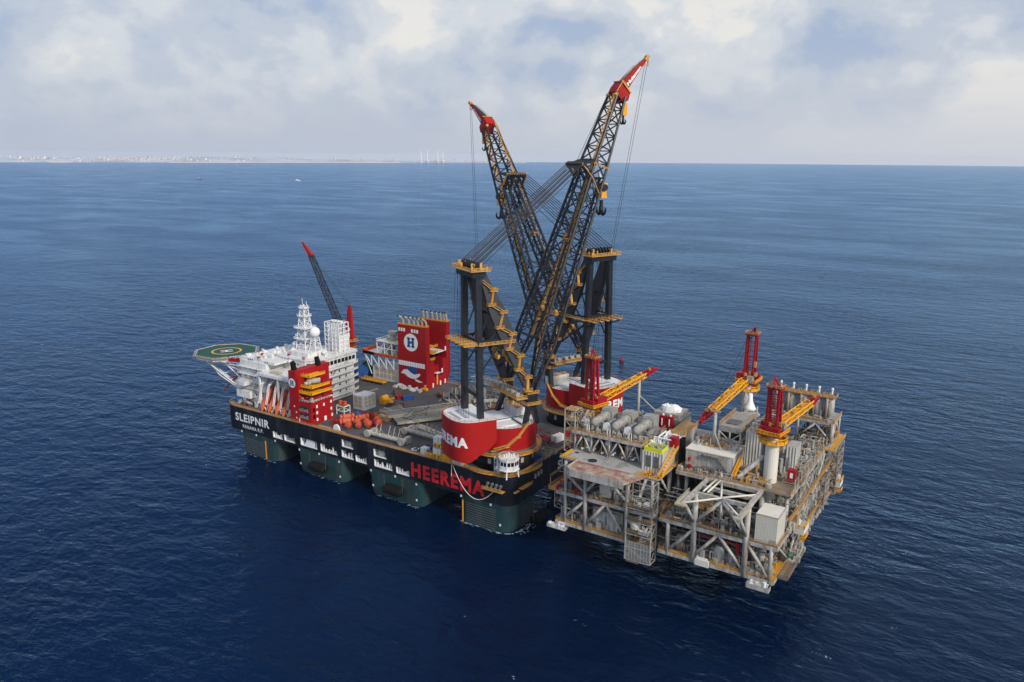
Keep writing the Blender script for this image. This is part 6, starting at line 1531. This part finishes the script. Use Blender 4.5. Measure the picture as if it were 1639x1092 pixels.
# exhaust stack
t=T('exhaust_stack','dark louvred exhaust stack with a white conical hood beside the far crane','stack',(82,60,42.5)); P('stack_body',MB().lathe((82,60,0),[(3.4,42.5),(3.4,53.6),(3.2,54)],20),'steel_dark',t,smooth=False); P('ring',MB().lathe((82,60,0),[(3.6,53.6),(3.8,54.4),(3.2,54.6)],20),'steel_light',t)
P('conical_hood',MB().lathe((80.2,64,0),[(2.9,55.2),(2.2,56.2),(1.1,58.8),(.8,62)],18),'letter_white',t,smooth=True); P('frame',MB().bar((78.5,57,42.5),(76.8,70,61),.8).bar((85.6,57,42.5),(83,66,56),.5),'steel_light',t)
P('machinery',clutter(rr,70,96,45,66,42.5,150,9,tall=.5),'steel',M2); P('machinery',clutter(rr,68,98,66,86,29,120,14,tall=.6),'steel_light',M2)
P('rear_deck',MB().box(68,98,66,80,41.6,42.1),'plat_deck',M2)
# tanks
TK=None
tl=['grey upright vessel nearest the right corner of the tank deck','grey upright vessel second from the right corner','grey upright vessel, middle of the five on the tank deck','grey upright vessel second from the left of the tank deck','grey upright vessel at the left end of the tank deck']
for k in range(5):
    x=109.6-k*5.3; y=80.0
    if TK is None:
        t=T('upright_vessel',tl[0],'vessel',(x,y,51.2),0,'row of five upright vessels on the tank deck',world=False); TK=t
        P('shell',MB().tube((0,0,0),(0,0,10.4),1.75,n=18).tube((-1,-2.2,1.5),(-1,-2.2,10),.5,n=8),'steel_light',t,smooth=True)
        P('side_shell',MB().tube((-2.5,.6,.5),(-2.5,.6,9.6),.9,n=10),'steel',t,smooth=True)
        P('top_vent',MB().tube((.3,0,10.4),(.3,0,13.6),.42,.36,n=8).ball((.3,0,13.8),.55,8),'letter_white',t)
        mb=MB().box(-2.9,2.4,-2.3,2.3,10.3,10.5); mb.rail([(-2.9,-2.3,10.5),(2.4,-2.3,10.5),(2.4,2.3,10.5)],1.1,1.3,.16); r2=random.Random(2)
        for j in range(10): mb.cbox((r2.uniform(-2.6,2.2),r2.uniform(-2,2),10.5),(.5,.5,r2.uniform(.4,1.6)))
        P('top_gallery',mb,'ochre',t); P('nozzle',MB().tube((-.2,-2.0,8.6),(-.2,-1.5,8.6),.35),'crimson',t)
    else: t=copy_tree(TK); t.location=(x,y,51.2); t['label']=tl[k]
P('machinery',clutter(rr,86,112,76.5,78.5,51.2,90,2.8),'steel_light',M2); P('machinery',clutter(rr,98,112,70,88,42.5,110,7,tall=.6),'steel_dark',M2)
q=random.Random(606)
for (x0,x1,y0,y1,z,n_,h_,m_) in ((25,55,32,60,51.2,1,1,'steel'),(103,111.5,12,66,34.9,120,5,'steel_light'),(103,111.5,12,66,22,120,5,'steel'),(90,103,14,30,42.5,70,3.5,'ochre'),(90,103,14,30,42.5,70,3,'steel_light'),(69,90,12,16,42.5,50,2.4,'steel_light'),(70,111,-2.4,12,29,90,4,'steel'),(25,64,-2.8,3,16,70,5,'steel'),(70,110,-2.8,4,16,90,5,'steel'),(25,56,-2.8,3,29,50,5,'steel_light'),(99,112,69,90,42.5,60,4,'ochre'),(26,55,13,20,51,70,2.6,'steel_light'),(111.8,113,10,74,29,90,5,'steel_light'),(111.8,113,12,74,16,90,5,'steel_light')):
    if n_>1: P('small_pipework',clutter(q,x0,x1,y0,y1,z,n_,h_,tall=.5),m_,M1 if x1<67 else M2)
mb=MB()
for y in range(12,74,4):
    for z in (19,22,25,31,34,37,40): 
        if q.random()<.8: mb.bar((112.1,y,z),(112.1,y+4,z+q.choice((0,0,0,2.6,-2.6))),q.uniform(.12,.3))
for x in range(26,110,4):
    for z in (19.5,22.5,31.5,34.5,37.5):
        if (66<x<68) or q.random()<.45: continue
        mb.bar((x,-1.2+q.random()*3,z),(x+4,-1.2+q.random()*3,z+q.choice((0,0,2))),q.uniform(.1,.26))
P('secondary_steel',mb,'steel',M2)
# bridge between the modules and link jumble
P('jacket_leg',MB().tube((32,40,-4),(32,40,15),1.6),'steel_dark',M1); P('jacket_leg',MB().tube((58,40,-4),(58,40,15),1.6),'steel_dark',M1); P('jacket_leg',MB().tube((32,58,-4),(32,58,15),1.6),'steel_dark',M1); P('jacket_leg',MB().tube((58,58,-4),(58,58,15),1.6),'steel_dark',M1)
for x,y in ((80,44),(104,44),(80,80),(104,80)): P('jacket_leg',MB().tube((x,y,-4),(x,y,15),1.6),'steel_dark',M2)
t=T('module_link','narrow dark pipe bridge joining the two platform modules','bridge',(67.3,40,28)); P('pipe_bundle',MB().tube((65.9,38,36),(69,38,36),.6).tube((65.9,40,34),(69,40,34),.6).tube((65.9,42,38),(69,42,38),.5),'steel_dark',t); P('floor',MB().box(66.0,68.5,36,44,29.05,29.35),'plat_deck',t)
# boom rests
for k,(x,y,z0,z1,lb) in enumerate(((31,59,42.1,61.4,'tall grey boom rest pole at the left, under the red crane jib over the sea'),(78.4,24,50.6,64.4,'tall grey boom rest pole on the white control building'))):
    t=T('boom_rest',lb,'pole',(x,y,z0)); P('pole',MB().tube((x,y,z0),(x,y,z1),.75,.65,n=12),'steel_light',t,smooth=True); P('stay',MB().tube((x,y,z0+(z1-z0)*(.62 if k==0 else .4)),(x+(14 if k==0 else 4),y+(3 if k==0 else -3),z0+.2),.35,n=8).tube((x,y,z0+5),(x+3,y+1,z0),.3,n=8),'steel_light',t); P('cradle',MB().box(x-2,x+2,y-.4,y+.4,z1,z1+.5),'steel',t)
t=T('red_locker','small red locker box right of the large crane pedestal','locker',(107,26,43)); P('case',MB().box(107.4,110.2,22,24.6,43.6,48),'crimson',t); P('panel',MB().box(108.4,109.4,21.9,22,45,47),'letter_white',t)

# ---------------- pedestal cranes ----------------
def pcrane(label,x,y,zb,zs,head,zt,tip,ped=2.4,side=1.8,btop=2.6):
    """x,y,pedestal base zb, slewing level zs, tower top zt, boom tip local (u,z)"""
    t=T('pedestal_crane',label,'crane',(x,y,zb),head,'red and yellow pedestal cranes on the platform',world=False); OFF[t.name]=Vector((0,0,zb))
    P('pedestal',MB().lathe((0,0,0),[(ped*.8,zb),(ped,zb+5),(ped,zs-3.4),(ped*.75,zs-3),(ped*.75,zs+.4)],20),'cream',t,smooth=False)
    mb=MB().prism(ngon(0,0,5.2,10),zs-3.4,zs-3.1); mb.rail([(*p,zs-3.1) for p in ngon(0,0,5.1,10)],1.8,1.4,.26,True,toe=.9); mb.bar((0,5,zs-3.2),(0,2.4,zs-7),.3).bar((0,-5,zs-3.2),(0,-2.4,zs-7),.3); P('lower_gallery',mb,'yellow',t)
    P('slew_deck',MB().prism([(-5.6,-4.4),(4.2,-4.4),(4.2,4.4),(-5.6,4.4)],zs,zs+.5).lathe((0,0,0),[(2.6,zs-.8),(3.2,zs)],16),'crimson',t)
    mb=MB().rail([(-5.6,-4.4,zs+.5),(4.2,-4.4,zs+.5),(4.2,4.4,zs+.5),(-5.6,4.4,zs+.5)],1.3,1.4,.24,True,toe=.3); P('deck_rail',mb,'yellow',t)
    P('machinery_house',MB().box(-2.6,3.6,-4.2 if side>0 else 1.4,-1.4 if side>0 else 4.2,zs+.5,zs+4.3).box(-5,-2.8,-3.6,3.6,zs+.5,zs+3.2),'crimson',t)
    rr_=random.Random(3); mb=MB()
    for k in range(24): mb.cbox((rr_.uniform(-5.3,3.6),rr_.uniform(-4,4),zs+(.5 if k%2 else 3.4)),(rr_.uniform(.3,1.3),rr_.uniform(.3,1.2),rr_.uniform(.5,1.7)))
    P('house_gear',mb,'ochre',t)
    tw=MB(); 
    for sy_ in (-1,1):
        tw.bar((-3.2,sy_*1.9,zs+.5),(-2.6,sy_*1.9,zt-1),.85); tw.bar((.6,sy_*1.9,zs+.5),(-.9,sy_*1.9,zt-1),.85)
        for k in range(6): z=zs+2+k*(zt-zs-4)/6; tw.bar((-3,sy_*1.9,z),(0,sy_*1.9,z+(zt-zs)/7),.24)
    for k in range(8): z=zs+2+k*(zt-zs-4)/8; tw.bar((-3.1,-1.9,z),(-3.1,1.9,z),.3); tw.bar((0,-1.9,z),(0,1.9,z),.3)
    tw.bar((-3.2,-1.9,zt-4),(-3,0,zt-1),.3).bar((-3.2,1.9,zt-4),(-3,0,zt-1),.3)
    tw.box(-3.6,.4,-2.6,2.6,zt-1.2,zt-.6); tw.bar((-3.4,0,zt-.6),(-.4,1.4,zt+2.6),.7); tw.bar((-.4,-1,zt-.6),(-.4,1.2,zt+2.6),.5)
    P('tower',tw,'crimson',t)
    mb=MB().rail([(-3.8,-2.8,zt-.6),(.6,-2.8,zt-.6),(.6,2.8,zt-.6),(-3.8,2.8,zt-.6)],1.1,1.4,.2,True); mb.box(-.2,.9,2.2,3.2,zs+7,zs+9.4); P('tower_gallery',mb,'ochre',t)
    u1,z1=tip; A_=Vector((1.5,0,zs+1.6)); B_=Vector((u1,0,z1)); d=(B_-A_).normalized(); nn=Vector((-d.z,0,d.x)); sd=Vector((0,1,0))
    m_=A_.lerp(B_,.80); L1=(m_-A_).length
    def s4(p,w_,h_): return [p-sd*w_-nn*h_,p+sd*w_-nn*h_,p+sd*w_+nn*h_,p-sd*w_+nn*h_]
    q1=A_.lerp(B_,.07)
    bo=MB().lattice(s4(A_,1.5,.4),s4(q1,btop*.62,btop*.44),1,.2,.1).lattice(s4(q1,btop*.62,btop*.44),s4(m_,btop*.56,btop*.36),9,.27,.14)
    bo.bar(q1+nn*btop*.2,m_+nn*btop*.1,btop*.8,.1,sd)
    P('boom',bo,'yellow',t)
    bo=MB().lattice(s4(m_,btop*.56,btop*.36),s4(B_,.7,.5),4,.26,.14); bo.bar(m_,B_,btop*.7,.9,sd,1.1,.6); bo.bar(B_-d*1.5,B_+d*1.2-nn*.8,1.1,1.3,sd); P('boom_tip',bo,'crimson',t)
    mb=MB()
    for f_ in (.35,.55,.72,.88): c=A_.lerp(B_,f_)+nn*btop*.45; mb.box(c.x-.45,c.x+.45,-1.0,.2,c.z,c.z+1.0)
    P('boom_light_box',mb,'ochre',t)
    P('operator_cab',MB().box(1.8,4.4,side-1 if side>0 else side-1.2,side+1.4,zs+.6,zs+3.4),'steel',t)
    mb=MB()
    for y_ in (-.9,.9): mb.tube((-1,y_,zt),A_.lerp(B_,.72)+nn*btop*.4+sd*y_,.09,n=4); mb.tube((-3.2,y_,zt-1),(-5,y_*2,zs+2.6),.09,n=4)
    P('boom_rope',mb,'rope_grey',t)
    return t
pcrane('red and yellow crane on the left module, boom pointing right over the sea',23,30,42.5,55.4,math.atan2(40,10),77.5,(42.5,64.2),2.0)
pcrane('red and yellow crane at the far side, its boom dipping left towards the white building',75.8,74,42,64.2,math.atan2(-50,-2.5),86,(51,60.6),2.0)
pcrane('red and yellow crane on the thick cream pedestal at the right front of the platform',101.5,21,29,61.6,math.atan2(40,5.5),80,(43,65.4),2.5,-1.8)
mb=MB()
for a_,b_ in (((77.8,76,42),(76,74.6,60)),((72,76,42),(75,74.6,60)),((82,72,42),(77,74,59))): mb.tube(a_,b_,.9,.7,n=10)
S('crane_support_frame',mb,'steel_light','splayed grey legs under the middle far crane','frame')
S('pedestal_stay',MB().tube((99.6,22.5,53),(91,16,43),.9,.9,n=10),'steel_light','thick slanting grey stay running down to the left from the right front crane pedestal','stay')
S('riser_pipe',MB().tube((98.4,21.5,30),(98.4,21.5,57.5),.7,n=10),'steel_dark','dark upright pipe along the left of the cream crane pedestal','pipe')
# ---------------- haze ----------------
mb=MB().box(-24000,24000,-24000,24000,-6,212)
hz_=S('haze',mb,'white','thin pale sea haze','haze',kind='stuff')
m=bpy.data.materials.new('sea_haze'); m.use_nodes=True; t=m.node_tree; t.nodes.clear()
pv=t.nodes.new('ShaderNodeVolumePrincipled'); pv.inputs['Color'].default_value=(.80,.88,1,1); pv.inputs['Density'].default_value=0.000016
pv.inputs['Anisotropy'].default_value=.0
oo=t.nodes.new('ShaderNodeOutputMaterial'); L(t,pv.outputs[0],oo.inputs['Volume'])
hz_.data.materials.clear(); hz_.data.materials.append(m)
SC.cycles.volume_bounces=1; SC.cycles.max_bounces=5; SC.cycles.diffuse_bounces=2; SC.cycles.glossy_bounces=2
